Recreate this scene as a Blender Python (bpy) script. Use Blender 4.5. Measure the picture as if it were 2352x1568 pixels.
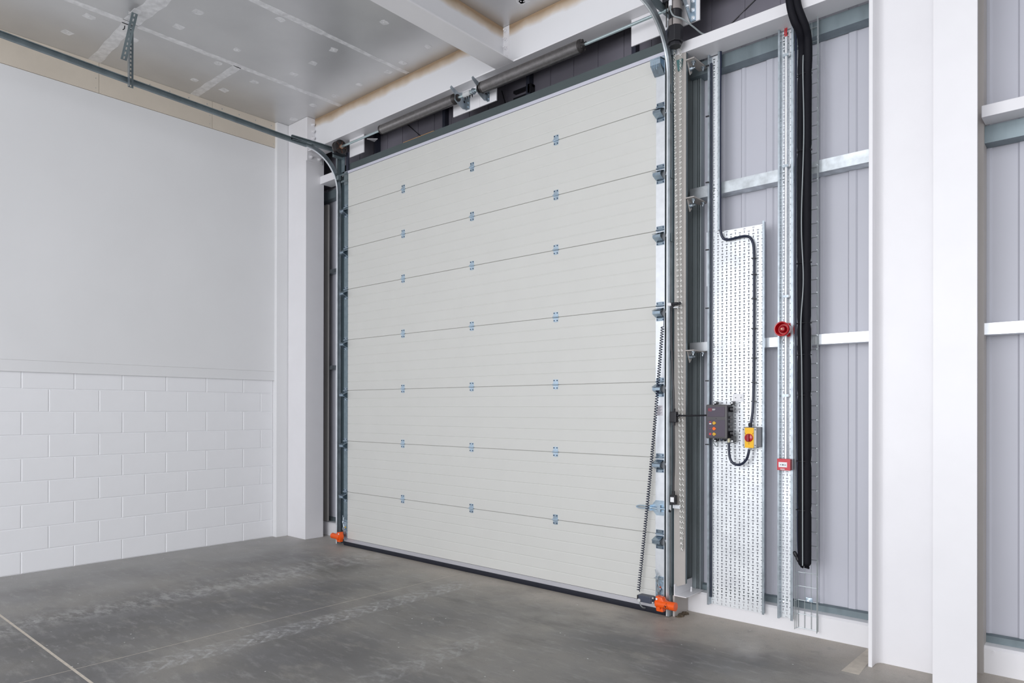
import bpy, bmesh, math, random
from mathutils import Vector, Matrix
random.seed(7)
for o in list(bpy.data.objects): bpy.data.objects.remove(o)
S = bpy.context.scene
C = S.collection
PI = math.pi

# ------------------------------------------------------------------ camera
cam_d = bpy.data.cameras.new('camera')
cam = bpy.data.objects.new('camera', cam_d); C.objects.link(cam)
cam_d.sensor_width = 36; cam_d.lens = 1590.06 / 2352 * 36
cam_d.shift_y = 153.5 / 2352
cam_d.clip_start = .05; cam_d.clip_end = 200
yaw, pit, rol = -0.71837, 0.0014, 0.00182
F = Vector((math.sin(yaw)*math.cos(pit), math.cos(yaw)*math.cos(pit), math.sin(pit)))
R0 = Vector((math.cos(yaw), -math.sin(yaw), 0)); U0 = R0.cross(F)
R = math.cos(rol)*R0 + math.sin(rol)*U0
U = -math.sin(rol)*R0 + math.cos(rol)*U0
m = Matrix((R, U, -F)).transposed().to_4x4(); m.translation = Vector((4.97237, -4.8275, 1.59755))
cam.matrix_world = m
S.camera = cam

# ------------------------------------------------------------------ world, light, exposure
W = bpy.data.worlds.new('world'); S.world = W; W.use_nodes = True
bg = W.node_tree.nodes['Background']; bg.inputs[0].default_value = (.925, .948, 1, 1); bg.inputs[1].default_value = 1.0
def area(name, loc, rot, sx, sy, power, col=(1, 1, 1)):
    l = bpy.data.lights.new(name, 'AREA'); l.shape = 'RECTANGLE'; l.size = sx; l.size_y = sy; l.energy = power; l.color = col
    o = bpy.data.objects.new(name, l); C.objects.link(o); o.location = loc; o.rotation_euler = rot
    return o
area('daylight_opening', (3.5, -10.5, 2.6), (math.radians(90), 0, 0), 7, 4.5, 560, (.95, .965, 1))
area('ceiling_lamp', (6.2, -4.5, 5.0), (0, 0, 0), 3.0, 3.0, 22, (1, .97, .94))
S.view_settings.view_transform = 'Standard'; S.view_settings.look = 'None'
S.view_settings.exposure = 0.03; S.view_settings.gamma = 1; S.view_settings.use_curve_mapping = False

# ------------------------------------------------------------------ materials
MATS = {}
def mat(name, col, rough=.6, metal=0, var=0, vscale=6, bump=0, bscale=60, stretch=(1, 1, 1), spec=.5):
    if name in MATS: return MATS[name]
    m = bpy.data.materials.new(name); m.use_nodes = True; nt = m.node_tree
    b = nt.nodes['Principled BSDF']; b.inputs['Roughness'].default_value = rough; b.inputs['Metallic'].default_value = metal
    b.inputs['Specular IOR Level'].default_value = spec
    b.inputs['Base Color'].default_value = (*col, 1)
    if var or bump:
        tc = nt.nodes.new('ShaderNodeTexCoord'); mp = nt.nodes.new('ShaderNodeMapping')
        mp.inputs['Scale'].default_value = stretch; nt.links.new(tc.outputs['Object'], mp.inputs[0])
    if var:
        n = nt.nodes.new('ShaderNodeTexNoise'); n.inputs['Scale'].default_value = vscale; n.inputs['Detail'].default_value = 5
        nt.links.new(mp.outputs[0], n.inputs['Vector'])
        r = nt.nodes.new('ShaderNodeValToRGB'); r.color_ramp.elements[0].position = .3; r.color_ramp.elements[1].position = .7
        r.color_ramp.elements[0].color = (*[max(0, c*(1-var)) for c in col], 1)
        r.color_ramp.elements[1].color = (*[min(1, c*(1+var)) for c in col], 1)
        nt.links.new(n.outputs[0], r.inputs[0]); nt.links.new(r.outputs[0], b.inputs['Base Color'])
    if bump:
        n2 = nt.nodes.new('ShaderNodeTexNoise'); n2.inputs['Scale'].default_value = bscale; n2.inputs['Detail'].default_value = 4
        nt.links.new(mp.outputs[0], n2.inputs['Vector'])
        bp = nt.nodes.new('ShaderNodeBump'); bp.inputs['Strength'].default_value = bump; bp.inputs['Distance'].default_value = .01
        nt.links.new(n2.outputs[0], bp.inputs['Height']); nt.links.new(bp.outputs[0], b.inputs['Normal'])
    MATS[name] = m
    return m
white = mat('white_masonry_paint', (.86, .86, .88), .55, var=.015, vscale=2.5, bump=.05, bscale=90)
plaster = mat('white_board_paint', (.79, .79, .80), .6, var=.02, vscale=1.2)
steelw = mat('white_steel_paint', (.81, .80, .82), .38, var=.015, vscale=4)
ply = mat('fibre_board', (.66, .59, .50), .75, var=.05, vscale=3, bump=.05, bscale=150)
ivory = mat('door_panel_coating', (.63, .628, .60), .42, var=.012, vscale=3)
galv = mat('galvanised_steel', (.40, .45, .49), .36, .85, var=.18, vscale=22)
galvb = mat('bright_galvanised_steel', (.88, .91, .95), .36, .7, var=.06, vscale=16)
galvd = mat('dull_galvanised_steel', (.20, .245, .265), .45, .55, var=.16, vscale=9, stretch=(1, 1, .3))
zinc = mat('blue_zinc_plating', (.58, .72, .84), .28, .9, var=.12, vscale=30)
clad = mat('lilac_grey_liner_sheet', (.55, .555, .615), .42, var=.04, vscale=2.0, stretch=(1, 1, .4))
black = mat('black_plastic', (.012, .012, .016), .4)
rubber = mat('black_rubber', (.012, .014, .024), .5)
foam = mat('black_pipe_insulation', (.005, .005, .009), .7, bump=.15, bscale=40, spec=.25)
navy = mat('navy_black_cable', (.008, .014, .040), .35)
greyc = mat('grey_cable', (.30, .33, .34), .5)
springm = mat('oiled_spring_steel', (.23, .22, .22), .33, .85, var=.12, vscale=30)
postm = mat('warm_grey_and_shaded_white', (.44, .41, .385), .55, var=.05, vscale=3)  # warm grey; narrow post, kerb end and cleats: white with shade painted in
castm = mat('cast_black_steel', (.05, .045, .045), .45, .5, var=.2, vscale=30)
orange = mat('orange_plastic', (.85, .105, .005), .35)
red = mat('red_plastic', (.50, .006, .012), .22)
redm = mat('pinkish_red_plastic', (.62, .05, .07), .35)
yellow = mat('yellow_plastic', (.95, .52, .005), .4)
greyp = mat('light_grey_plastic', (.55, .56, .57), .5)
mgrey = mat('mid_grey_plastic', (.16, .165, .18), .5)
dgrey = mat('charcoal_plastic', (.085, .08, .085), .45)
plum = mat('plum_grey_label_film', (.075, .058, .085), .4)
slate = mat('slate_blue_plastic', (.055, .065, .095), .4)
whitep = mat('white_plastic', (.85, .85, .87), .4)
foil_t = mat('bright_foil_tape', (.80, .80, .81), .42, .45, var=.12, vscale=20, bump=.3, bscale=50)
sealant = mat('tan_joint_sealant', (.60, .54, .46), .7, var=.1, vscale=20)
copper = mat('copper_metal', (.45, .28, .20), .4, .8)
alum = mat('brushed_aluminium', (.68, .68, .73), .4, .6)

def foil():
    m = bpy.data.materials.new('foil_faced_board'); m.use_nodes = True; nt = m.node_tree; b = nt.nodes['Principled BSDF']
    tc = nt.nodes.new('ShaderNodeTexCoord')
    n = nt.nodes.new('ShaderNodeTexNoise'); n.inputs['Scale'].default_value = 1.6; n.inputs['Detail'].default_value = 6
    nt.links.new(tc.outputs['Object'], n.inputs['Vector'])
    r = nt.nodes.new('ShaderNodeValToRGB'); r.color_ramp.elements[0].position = .3; r.color_ramp.elements[1].position = .72
    r.color_ramp.elements[0].color = (.60, .60, .605, 1); r.color_ramp.elements[1].color = (.69, .69, .69, 1)
    nt.links.new(n.outputs[0], r.inputs[0]); nt.links.new(r.outputs[0], b.inputs['Base Color'])
    b.inputs['Metallic'].default_value = .70; b.inputs['Roughness'].default_value = .34
    n2 = nt.nodes.new('ShaderNodeTexNoise'); n2.inputs['Scale'].default_value = 160; n2.inputs['Detail'].default_value = 2
    nt.links.new(tc.outputs['Object'], n2.inputs['Vector'])
    bp = nt.nodes.new('ShaderNodeBump'); bp.inputs['Strength'].default_value = .12; bp.inputs['Distance'].default_value = .004
    nt.links.new(n2.outputs[0], bp.inputs['Height']); nt.links.new(bp.outputs[0], b.inputs['Normal'])
    return m
foilm = foil()

def stained_steel():
    """white paint with the brown foam overspray that runs along the top edge, under the ceiling boards"""
    m = bpy.data.materials.new('white_steel_with_brown_overspray'); m.use_nodes = True; nt = m.node_tree; b = nt.nodes['Principled BSDF']
    b.inputs['Roughness'].default_value = .45
    g = nt.nodes.new('ShaderNodeNewGeometry'); sp = nt.nodes.new('ShaderNodeSeparateXYZ'); nt.links.new(g.outputs['Position'], sp.inputs[0])
    n = nt.nodes.new('ShaderNodeTexNoise'); n.inputs['Scale'].default_value = 3.5; n.inputs['Detail'].default_value = 4; nt.links.new(g.outputs['Position'], n.inputs['Vector'])
    ma = nt.nodes.new('ShaderNodeMath'); ma.operation = 'MULTIPLY_ADD'; nt.links.new(n.outputs[0], ma.inputs[0]); ma.inputs[1].default_value = .09
    nt.links.new(sp.outputs[2], ma.inputs[2])
    mr = nt.nodes.new('ShaderNodeMapRange'); mr.inputs[1].default_value = 5.100; mr.inputs[2].default_value = 5.195; nt.links.new(ma.outputs[0], mr.inputs[0])
    r = nt.nodes.new('ShaderNodeValToRGB'); r.color_ramp.elements[0].color = (.80, .80, .82, 1); r.color_ramp.elements[1].color = (.36, .25, .155, 1)
    e = r.color_ramp.elements.new(.45); e.color = (.62, .52, .42, 1)
    nt.links.new(mr.outputs[0], r.inputs[0]); nt.links.new(r.outputs[0], b.inputs['Base Color'])
    return m
stainw = stained_steel()

def concrete():
    m = bpy.data.materials.new('power_floated_concrete'); m.use_nodes = True; nt = m.node_tree; L = nt.links; N = nt.nodes.new
    b = nt.nodes['Principled BSDF']
    g = N('ShaderNodeNewGeometry'); P = g.outputs['Position']
    sp = N('ShaderNodeSeparateXYZ'); L.new(P, sp.inputs[0])
    def noise(sc, det=6, stretch=None, rough=.55):
        n = N('ShaderNodeTexNoise'); n.inputs['Scale'].default_value = sc; n.inputs['Detail'].default_value = det; n.inputs['Roughness'].default_value = rough
        if stretch:
            mp = N('ShaderNodeMapping'); mp.inputs['Scale'].default_value = stretch; L.new(P, mp.inputs[0]); L.new(mp.outputs[0], n.inputs['Vector'])
        else: L.new(P, n.inputs['Vector'])
        return n.outputs[0]
    def M(op, a, b_=None, c=None):
        n = N('ShaderNodeMath'); n.operation = op
        for i, v in enumerate((a, b_, c)):
            if v is None: continue
            if isinstance(v, (int, float)): n.inputs[i].default_value = v
            else: L.new(v, n.inputs[i])
        return n.outputs[0]
    def ramp(v, a, b_, lo=0, hi=1):
        n = N('ShaderNodeMapRange'); n.interpolation_type = 'SMOOTHSTEP'
        n.inputs[1].default_value = a; n.inputs[2].default_value = b_; n.inputs[3].default_value = lo; n.inputs[4].default_value = hi
        L.new(v, n.inputs[0]); return n.outputs[0]
    def mix(f, a, b_):
        n = N('ShaderNodeMix'); n.data_type = 'RGBA'
        if isinstance(f, (int, float)): n.inputs[0].default_value = f
        else: L.new(f, n.inputs[0])
        for i, v in ((6, a), (7, b_)):
            if isinstance(v, tuple): n.inputs[i].default_value = (*v, 1)
            else: L.new(v, n.inputs[i])
        return n.outputs[2]
    X, Y = sp.outputs[0], sp.outputs[1]
    base = mix(ramp(noise(.75, 5), .38, .62), (.135, .131, .130), (.275, .260, .236))
    base = mix(M('MULTIPLY', ramp(noise(1.3, 7, (1, 2.6, 1), .65), .47, .68), .6), base, (.125, .120, .114))
    base = mix(M('MULTIPLY', ramp(noise(4.5, 8, (1, 3.2, 1), .7), .50, .72), .42), base, (.44, .43, .41))
    # warmer dusty strip along the foot of the door wall
    base = mix(M('MULTIPLY', ramp(M('ADD', Y, M('MULTIPLY', noise(2.2, 5), .9)), -.25, .60), .90), base, (.50, .45, .39))
    base = mix(M('MULTIPLY', ramp(noise(9, 8, None, .75), .52, .70), .35), base, (.115, .11, .105))
    base = mix(M('MULTIPLY', ramp(noise(2.1, 7, (1, 2, 1), .7), .54, .70), .45), base, (.36, .335, .29))
    # pale and cool near the block wall
    base = mix(M('MULTIPLY', ramp(M('ADD', X, noise(1.1, 5)), -.4, -2.7), .75), base, (.44, .43, .42))
    # dusty band of a smear beside the slab joint
    sm = M('MULTIPLY', ramp(M('ABSOLUTE', M('ADD', X, M('MULTIPLY_ADD', noise(.9, 4), -.7, 1.45))), .42, .02), ramp(noise(5, 8, (1.2, 2.8, 1), .7), .42, .62))
    base = mix(M('MULTIPLY', sm, .45), base, (.58, .57, .56))
    # forklift tyre tread prints: herring-bone bars in dried mud
    def tyre(xc, half, y0, y1, amt, per):
        u = M('SUBTRACT', X, xc); au = M('ABSOLUTE', u)
        band = ramp(au, half, half*.72)
        ends = M('MULTIPLY', ramp(Y, y0, y0+.5), ramp(Y, y1, y1-.35))
        ph = M('FRACT', M('DIVIDE', M('ADD', Y, M('MULTIPLY', au, 1.15)), per))
        bar = M('MULTIPLY', ramp(ph, .06, .16), ramp(ph, .46, .30))
        worn = ramp(noise(3.2, 7, (1, 1.6, 1), .65), .28, .56)
        fine = ramp(noise(22, 6), .38, .6, .25, 1)
        rim = M('MULTIPLY', ramp(M('ABSOLUTE', M('SUBTRACT', au, half*.86)), .012, .002), .5)
        k = M('MULTIPLY', M('MULTIPLY', M('MULTIPLY', M('MAXIMUM', M('MAXIMUM', bar, rim), M('MULTIPLY', ramp(noise(9, 6, (1, 3, 1), .7), .38, .62), .75)), band), M('MULTIPLY', ends, worn)), M('MULTIPLY', fine, amt))
        return k
    base = mix(tyre(.46, .13, -3.4, -.12, .62, .135), base, (.56, .56, .57))
    base = mix(tyre(1.66, .12, -2.9, -1.1, .36, .16), base, (.54, .54, .54))
    base = mix(tyre(-1.02, .13, -2.6, -.25, .30, .14), base, (.58, .58, .58))
    dk = M('MULTIPLY', ramp(M('ADD', M('POWER', M('MULTIPLY', M('ADD', X, .95), 1.6), 2), M('POWER', M('ADD', Y, .75), 2)), .22, .0), ramp(noise(3, 6), .3, .6))
    base = mix(M('MULTIPLY', dk, .5), base, (.12, .115, .10))
    # scattered plaster crumbs
    v = N('ShaderNodeTexVoronoi'); v.inputs['Scale'].default_value = 11; L.new(P, v.inputs['Vector'])
    base = mix(M('MULTIPLY', ramp(v.outputs['Distance'], .075, .04), ramp(noise(2, 3), .50, .60)), base, (.80, .80, .80))
    fin = mix(ramp(noise(110, 3), .3, .7, 0, .22), base, (.16, .16, .16))
    L.new(fin, b.inputs['Base Color'])
    L.new(ramp(noise(3, 6), .3, .7, .42, .62), b.inputs['Roughness'])
    bp = N('ShaderNodeBump'); bp.inputs['Strength'].default_value = .15; bp.inputs['Distance'].default_value = .004; L.new(noise(70, 5), bp.inputs['Height']); L.new(bp.outputs[0], b.inputs['Normal'])
    return m
conc = concrete()

# ------------------------------------------------------------------ mesh helpers
class MB:
    def __init__(s): s.v = []; s.f = []
    def add(s, vs, fs):
        k = len(s.v); s.v += [tuple(v) for v in vs]; s.f += [tuple(i+k for i in f) for f in fs]; return s
    def box(s, x0, x1, y0, y1, z0, z1):
        return s.add([(x0,y0,z0),(x1,y0,z0),(x1,y1,z0),(x0,y1,z0),(x0,y0,z1),(x1,y0,z1),(x1,y1,z1),(x0,y1,z1)],
                     [(0,3,2,1),(4,5,6,7),(0,1,5,4),(1,2,6,5),(2,3,7,6),(3,0,4,7)])
    def prism(s, pts, ax, a, b):
        """closed polygon pts (2-D) extruded along axis ax from a to b. pts are (y,z) for x, (x,z) for y, (x,y) for z"""
        def P(p, t): return {'x': (t, p[0], p[1]), 'y': (p[0], t, p[1]), 'z': (p[0], p[1], t)}[ax]
        n = len(pts); vs = [P(p, a) for p in pts] + [P(p, b) for p in pts]
        fs = [tuple(range(n)), tuple(range(2*n-1, n-1, -1))] + [(i, i+n, (i+1) % n + n, (i+1) % n) for i in range(n)]
        return s.add(vs, fs)
    def cyl(s, p, q, r, n=16, r2=None, caps=True):
        p, q = Vector(p), Vector(q); d = (q-p).normalized(); a = d.orthogonal().normalized(); b = d.cross(a); r2 = r if r2 is None else r2
        vs = [p + (a*math.cos(2*PI*i/n) + b*math.sin(2*PI*i/n))*r for i in range(n)] + [q + (a*math.cos(2*PI*i/n) + b*math.sin(2*PI*i/n))*r2 for i in range(n)]
        fs = [(i, (i+1) % n, (i+1) % n + n, i+n) for i in range(n)]
        if caps: fs += [tuple(range(n-1, -1, -1)), tuple(range(n, 2*n))]
        return s.add(vs, fs)
    def lathe(s, p, q, prof, n=24):
        """prof: (t, r) along p->q, t in metres"""
        p, q = Vector(p), Vector(q); d = (q-p).normalized(); a = d.orthogonal().normalized(); b = d.cross(a); vs = []; fs = []
        for t, r in prof: vs += [p + d*t + (a*math.cos(2*PI*i/n) + b*math.sin(2*PI*i/n))*r for i in range(n)]
        for k in range(len(prof)-1): fs += [(k*n+i, k*n+(i+1) % n, (k+1)*n+(i+1) % n, (k+1)*n+i) for i in range(n)]
        fs += [tuple(range(n-1, -1, -1)), tuple(range((len(prof)-1)*n, len(prof)*n))]
        return s.add(vs, fs)
    def tube(s, pts, r, n=8):
        pts = [Vector(p) for p in pts]; vs = []; fs = []
        t = (pts[1]-pts[0]).normalized(); a = t.orthogonal().normalized()
        for k, p in enumerate(pts):
            t = (pts[min(k+1, len(pts)-1)] - pts[max(k-1, 0)]).normalized()
            a = (a - t*a.dot(t)).normalized(); b = t.cross(a); rr = r(k) if callable(r) else r
            vs += [p + (a*math.cos(2*PI*i/n) + b*math.sin(2*PI*i/n))*rr for i in range(n)]
        for k in range(len(pts)-1): fs += [(k*n+i, k*n+(i+1) % n, (k+1)*n+(i+1) % n, (k+1)*n+i) for i in range(n)]
        fs += [tuple(range(n-1, -1, -1)), tuple(range((len(pts)-1)*n, len(pts)*n))]
        return s.add(vs, fs)
    def sweep_yz(s, path, prof, x0):
        """path [(y,z)], closed profile [(a,b)]: a along x, b along the inner normal"""
        vs = []; fs = []; n = len(prof); P = [Vector((0, *p)) for p in path]
        for k, p in enumerate(P):
            t = (P[min(k+1, len(P)-1)] - P[max(k-1, 0)]).normalized(); nn = Vector((0, -t.z, t.y))
            vs += [Vector((x0+a, p.y, p.z)) + nn*b for a, b in prof]
        for k in range(len(P)-1): fs += [(k*n+i, k*n+(i+1) % n, (k+1)*n+(i+1) % n, (k+1)*n+i) for i in range(n)]
        fs += [tuple(range(n-1, -1, -1)), tuple(range((len(P)-1)*n, len(P)*n))]
        return s.add(vs, fs)
    def mesh(s, name, m, smooth=False, bevel=0):
        me = bpy.data.meshes.new(name); me.from_pydata(s.v, [], s.f)
        bm = bmesh.new(); bm.from_mesh(me); bmesh.ops.recalc_face_normals(bm, faces=bm.faces)
        if bevel:
            ed = [e for e in bm.edges if len(e.link_faces) == 2 and e.calc_face_angle(0) > .5]
            bmesh.ops.bevel(bm, geom=ed, offset=bevel, segments=2, affect='EDGES', profile=.6)
        bm.to_mesh(me); bm.free(); me.materials.append(m)
        if smooth: me.polygons.foreach_set('use_smooth', [True]*len(me.polygons)); me.set_sharp_from_angle(angle=math.radians(35))
        return me
    def obj(s, name, m, parent=None, smooth=False, bevel=0, kind=None, label=None):
        o = bpy.data.objects.new(name, s.mesh(name, m, smooth, bevel)); C.objects.link(o); o.parent = parent
        if kind: o['kind'] = kind
        if label: o['label'] = label
        return o
def tag(o, label, cat, group=None):
    o['label'] = label; o['category'] = cat
    if group: o['group'] = group
    return o
def empty(name, loc, label, cat, group=None):
    o = bpy.data.objects.new(name, None); C.objects.link(o); o.empty_display_size = .05
    o.location = loc; tag(o, label, cat, group); return o
def keep(o, parent):
    """parent o to parent while its mesh stays in world coordinates"""
    o.parent = parent; o.matrix_parent_inverse = Matrix.Translation(-Vector(parent.location)); return o
def part(mb, name, m, parent, **k):
    o = mb.obj(name, m, None, **k); keep(o, parent); return o
def copy_at(src, parent, loc, name=None, rot=None):
    o = src.copy(); C.objects.link(o); o.parent = parent; o.location = loc
    if parent is not None: o.matrix_parent_inverse = Matrix.Translation(-Vector(parent.location))
    if rot: o.rotation_euler = rot
    return o
def struct(mb, name, m, label=None, **k):
    o = mb.obj(name, m, None, **k); o['kind'] = 'structure'
    if label: o['label'] = label
    return o
def smoothpath(pts, n=8):
    P = [Vector(p) for p in pts]; out = []
    for i in range(len(P)-1):
        p0 = P[max(i-1, 0)]; p1 = P[i]; p2 = P[i+1]; p3 = P[min(i+2, len(P)-1)]
        for k in range(n):
            t = k/n; out.append(.5*((2*p1) + (p2-p0)*t + (2*p0-5*p1+4*p2-p3)*t*t + (3*p1-p0-3*p2+p3)*t**3))
    out.append(P[-1]); return out
def hexbolt(name, p, d, r, h, m, parent):
    """bolt head with washer at p, pointing along unit vector d"""
    p = Vector(p); d = Vector(d)
    mb = MB().cyl(p, p+d*h*.25, r*1.45, 14).cyl(p+d*h*.25, p+d*h, r, 6).cyl(p+d*h, p+d*h*1.7, r*.5, 8)
    return part(mb, name, m, parent)

CEIL = 5.17
YB, XR = -10.0, 9.0
CLAD = .37
# ------------------------------------------------------------------ floor
floor = struct(MB().box(-3.3, XR, YB, .6, -.30, -.012), 'floor', conc, 'grey power-floated concrete floor slab')
JX, JY = .16, -3.40
for (a, b, c, d) in ((-3.3, JX-.0028, JY+.009, .6), (JX+.0028, XR, JY+.009, .6), (-3.3, JX-.0028, YB, JY-.009), (JX+.0028, XR, YB, JY-.009)):
    MB().box(a, b, c, d, -.012, 0).obj('slab_bay', conc, floor)
MB().box(-3.3, XR, JY-.009, JY+.009, -.012, -.0006).obj('joint_sealant', sealant, floor, label='tan sealant line across the floor')
MB().box(JX-.0028, JX+.0028, YB, -.02, -.012, -.0003).obj('saw_cut', sealant, floor, label='thin pale saw-cut line running to the door')
chip = MB().prism([(3.70, -.30), (3.80, -.30), (3.775, .24), (3.715, .24)], 'z', 0, .0008).obj('filler_strip', sealant, floor, label='brownish filler strip beside the column foot')

# ------------------------------------------------------------------ left wall
XU, XL = -2.955, -2.985
wall = struct(MB().box(-3.3, XL-.006, YB, .6, 0, 5.6), 'wall_left', white, 'white painted block wall with white boarding above')
def block_mesh(w, h):
    c = .004; d = .010
    mb = MB()
    f = [(c, c), (w-c, c), (w-c, h-c), (c, h-c)]; bk = [(0, 0), (w, 0), (w, h), (0, h)]
    vs = [(0, p[0], p[1]) for p in f] + [(-c, p[0], p[1]) for p in bk] + [(-d, p[0], p[1]) for p in bk]
    fs = [(0, 1, 2, 3)] + [(i, i+4, (i+1) % 4+4, (i+1) % 4) for i in range(4)] + [(i+4, i+8, (i+1) % 4+8, (i+1) % 4+4) for i in range(4)]
    return mb.add(vs, fs).mesh('block', white)
cache = {}
zs = [0, .213] + [.213+.225*i for i in range(1, 9)]
for r in range(9):
    z0, z1 = zs[r], (zs[r+1] if r < 8 else 2.0)
    off = -.664 if r % 2 == 0 else -.436
    ys = [-.27]; y = off
    while y > -6.9: ys.append(y); y -= .45
    for k in range(len(ys)-1):
        w = round(ys[k]-ys[k+1]-.008, 4); h = round(z1-z0-.008, 4)
        if (w, h) not in cache: cache[(w, h)] = block_mesh(w, h)
        o = bpy.data.objects.new('block', cache[(w, h)]); C.objects.link(o); o.parent = wall
        o.location = (XL + random.uniform(-.0008, .0008), ys[k+1]+.004, z0+.004)
MB().box(-3.2, XU, YB, -.26, 2.064, 4.852).obj('wall_board', plaster, wall, label='plain white boarding above the blockwork')
MB().box(-3.2, XU+.001, YB, -.26, 1.952, 2.063).obj('ledge_trim', plaster, wall, bevel=.002, label='white horizontal ledge strip between boarding and blocks')
# fibre board strip under the ceiling
ysm = [-.262, -1.069, -2.258, -3.45, -4.64, -5.83, -7.02, -8.2, YB]
for k in range(len(ysm)-1):
    o = MB().box(-3.2, XU+.004, ysm[k+1]+.0015, ysm[k]-.0015, 4.856, CEIL-.001).obj('fibre_board', ply, wall, label='bare tan board strip under the ceiling')
    mb = MB()
    y = ysm[k]-.06
    while y > ysm[k+1]+.03 and y > -5: mb.cyl((XU+.003, y, CEIL-.05), (XU+.0055, y, CEIL-.05), .006, 8); y -= .21
    y = ysm[k]-.03
    for z in (4.90, 5.0): mb.cyl((XU+.003, y, z), (XU+.0055, y, z), .004, 6)
    if mb.v: mb.obj('screw_heads', galv, o, kind='stuff')
# corner boxing
bx = struct(MB().box(-3.1, -2.905, -.27, -.02, 0, CEIL-.001), 'trim_1', plaster, 'white corner boxing strip between block wall and column', bevel=.004)

# ------------------------------------------------------------------ ceiling
ceil = struct(MB().box(-3.3, XR, YB, .6, CEIL+.004, CEIL+.4), 'ceiling', foilm, 'silver foil faced insulation board ceiling')
xs = [-3.0, -1.92, -.715, .49, 1.695, 2.9, 4.105, 5.31, 6.5, 7.7, XR]
cross = {0: [-1.28, -2.30], 1: [-2.29], 2: [-3.3], 3: [-1.6], 4: [-2.7], 5: [-1.2], 6: [-2.4], 7: [-1.7], 8: [-2.8], 9: [-2]}
for i in range(len(xs)-1):
    yy = [.55] + cross[i]; y = yy[-1]-2.4
    while y > YB: yy.append(y); y -= 2.4
    yy.append(YB)
    for k in range(len(yy)-1):
        MB().box(xs[i]+.002, xs[i+1]-.002, yy[k+1]+.002, yy[k]-.002, CEIL, CEIL+.004).obj('ceiling_board', foilm, ceil)
def tape(x0, y0, x1, y1, w=.075):
    d = Vector((x1-x0, y1-y0)); L = d.length; d /= L; nn = Vector((-d.y, d.x)); n = max(2, int(L/.12)); a = []; b = []
    for k in range(n+1):
        p = Vector((x0, y0)) + d*L*k/n; s = w/2*random.uniform(.86, 1.1); c = random.uniform(-.004, .004)
        a.append((p.x+nn.x*(s+c), p.y+nn.y*(s+c))); b.append((p.x-nn.x*(s-c), p.y-nn.y*(s-c)))
    MB().prism(a+b[::-1], 'z', CEIL-.0012, CEIL).obj('foil_tape', foil_t, ceil)
tape(-1.92, -.02, -1.925, -2.26); tape(-1.93, -2.30, -1.95, -4.6)
tape(-.715, -.02, -.715, -1.05, .055); tape(-.713, -1.05, -.72, -4.5, .08)
tape(-2.95, -1.28, -1.95, -1.28, .09); tape(-2.95, -2.30, -1.95, -2.33, .11); tape(-1.9, -2.33, -.75, -2.28, .15)
tape(1.695, -.02, 1.695, -3); tape(2.9, -.02, 2.9, -3)
for (x, y) in ((-2.085, -2.62), (-2.544, -2.661), (-1.646, -2.011), (-1.265, -2.0), (-1.629, -1.444), (-2.032, -1.449), (-2.58, -1.436), (-2.127, -.99),
               (-2.57, -1.114), (-.81, -1.448), (-.901, -.813), (-.134, -.794), (-1.283, -.799), (-1.644, -.805), (-.144, -.243), (-.579, -.2), (-.844, -.174),
               (-1.31, -.2), (-1.747, -.215), (-2.153, -.238), (-2.679, -.175), (.761+.28, -.222), (1.06, -.205), (-2.2, -2.2), (1.9, -.3), (.1, -1.6), (-.3, -2.2)):
    a = random.uniform(-.35, .35); s = random.uniform(.035, .05); q = []
    for k in range(8):
        t = a + k*PI/4; rr = s*(1.25 if k % 2 else 1.0)*random.uniform(.8, 1.12); q.append((x+rr*math.cos(t), y+rr*math.sin(t)))
    MB().prism(q, 'z', CEIL-.0015, CEIL).cyl((x, y, CEIL-.004), (x, y, CEIL-.0015), .008, 8).obj('foil_patch', foil_t, ceil)

# ------------------------------------------------------------------ front wall: liner sheet, kerbs
pts = []; x = -3.3
ribs = []
xx = 2.78 - .193*33
while xx < XR: ribs.append(xx); xx += .193
prof = [(-3.3, CLAD)]
for k, xx in enumerate(ribs):
    if xx < -3.2: continue
    w = .052 if k % 3 else .03
    prof += [(xx, CLAD), (xx+.010, CLAD-.010), (xx+w, CLAD-.010), (xx+w+.012, CLAD)]
prof.append((XR, CLAD))
mb = MB(); n = len(prof)
mb.add([(p[0], p[1], -.0) for p in prof] + [(p[0], p[1], 5.6) for p in prof], [(i, i+1, i+1+n, i+n) for i in range(n-1)])
mb.add([(-3.3, .45, 0), (XR, .45, 0), (XR, .45, 5.6), (-3.3, .45, 5.6)], [(0, 3, 2, 1)])
wf = struct(mb, 'wall_front', clad, 'lilac grey profiled liner sheeting behind the rails')

MB().box(-3.0, 3.80, .345, .352, 4.44, CEIL).obj('shade_sheet', mat('header_shade_sheet', (.20, .19, .225), .5, var=.08, vscale=2), wf, label='dark sheet standing for the header shade above door-head height')  # added sheet; the header beam's shade is put into its dark colour
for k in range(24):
    MB().box(-2.62+k*.27, -2.58+k*.27, .339, .345, 4.44, CEIL).obj('shade_sheet_rib', MATS['header_shade_sheet'], wf)  # ribs in the same shade colour
def kerb(name, x0, x1, label):
    k = struct(MB().prism([(.245, 0), (.245, .148), (.26, .163), (.335, .163), (.335, 0)], 'x', x0, x1), name, steelw, label)
    MB().prism([(.335, 0), (.335, .205), (.362, .215), (.362, 0)], 'x', x0, x1).obj('drip_channel', galvd, k, label='dark galvanised channel behind the kerb')
    for i in range(int((x1-x0)/.6)+1):
        xx = x0+.25+i*.6
        if xx < x1: MB().cyl((xx, .246, .135), (xx, .239, .135), .007, 10).obj('kerb_screw', steelw, k)
    return k
kerb('trim_2', 2.39, 3.835, 'white upstand kerb between door post and big column')
kerb('trim_3', 4.16, XR, 'white upstand kerb right of the big column')
kerb('trim_4', -2.9, -2.0, 'short white upstand kerb left of the door track')
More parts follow.
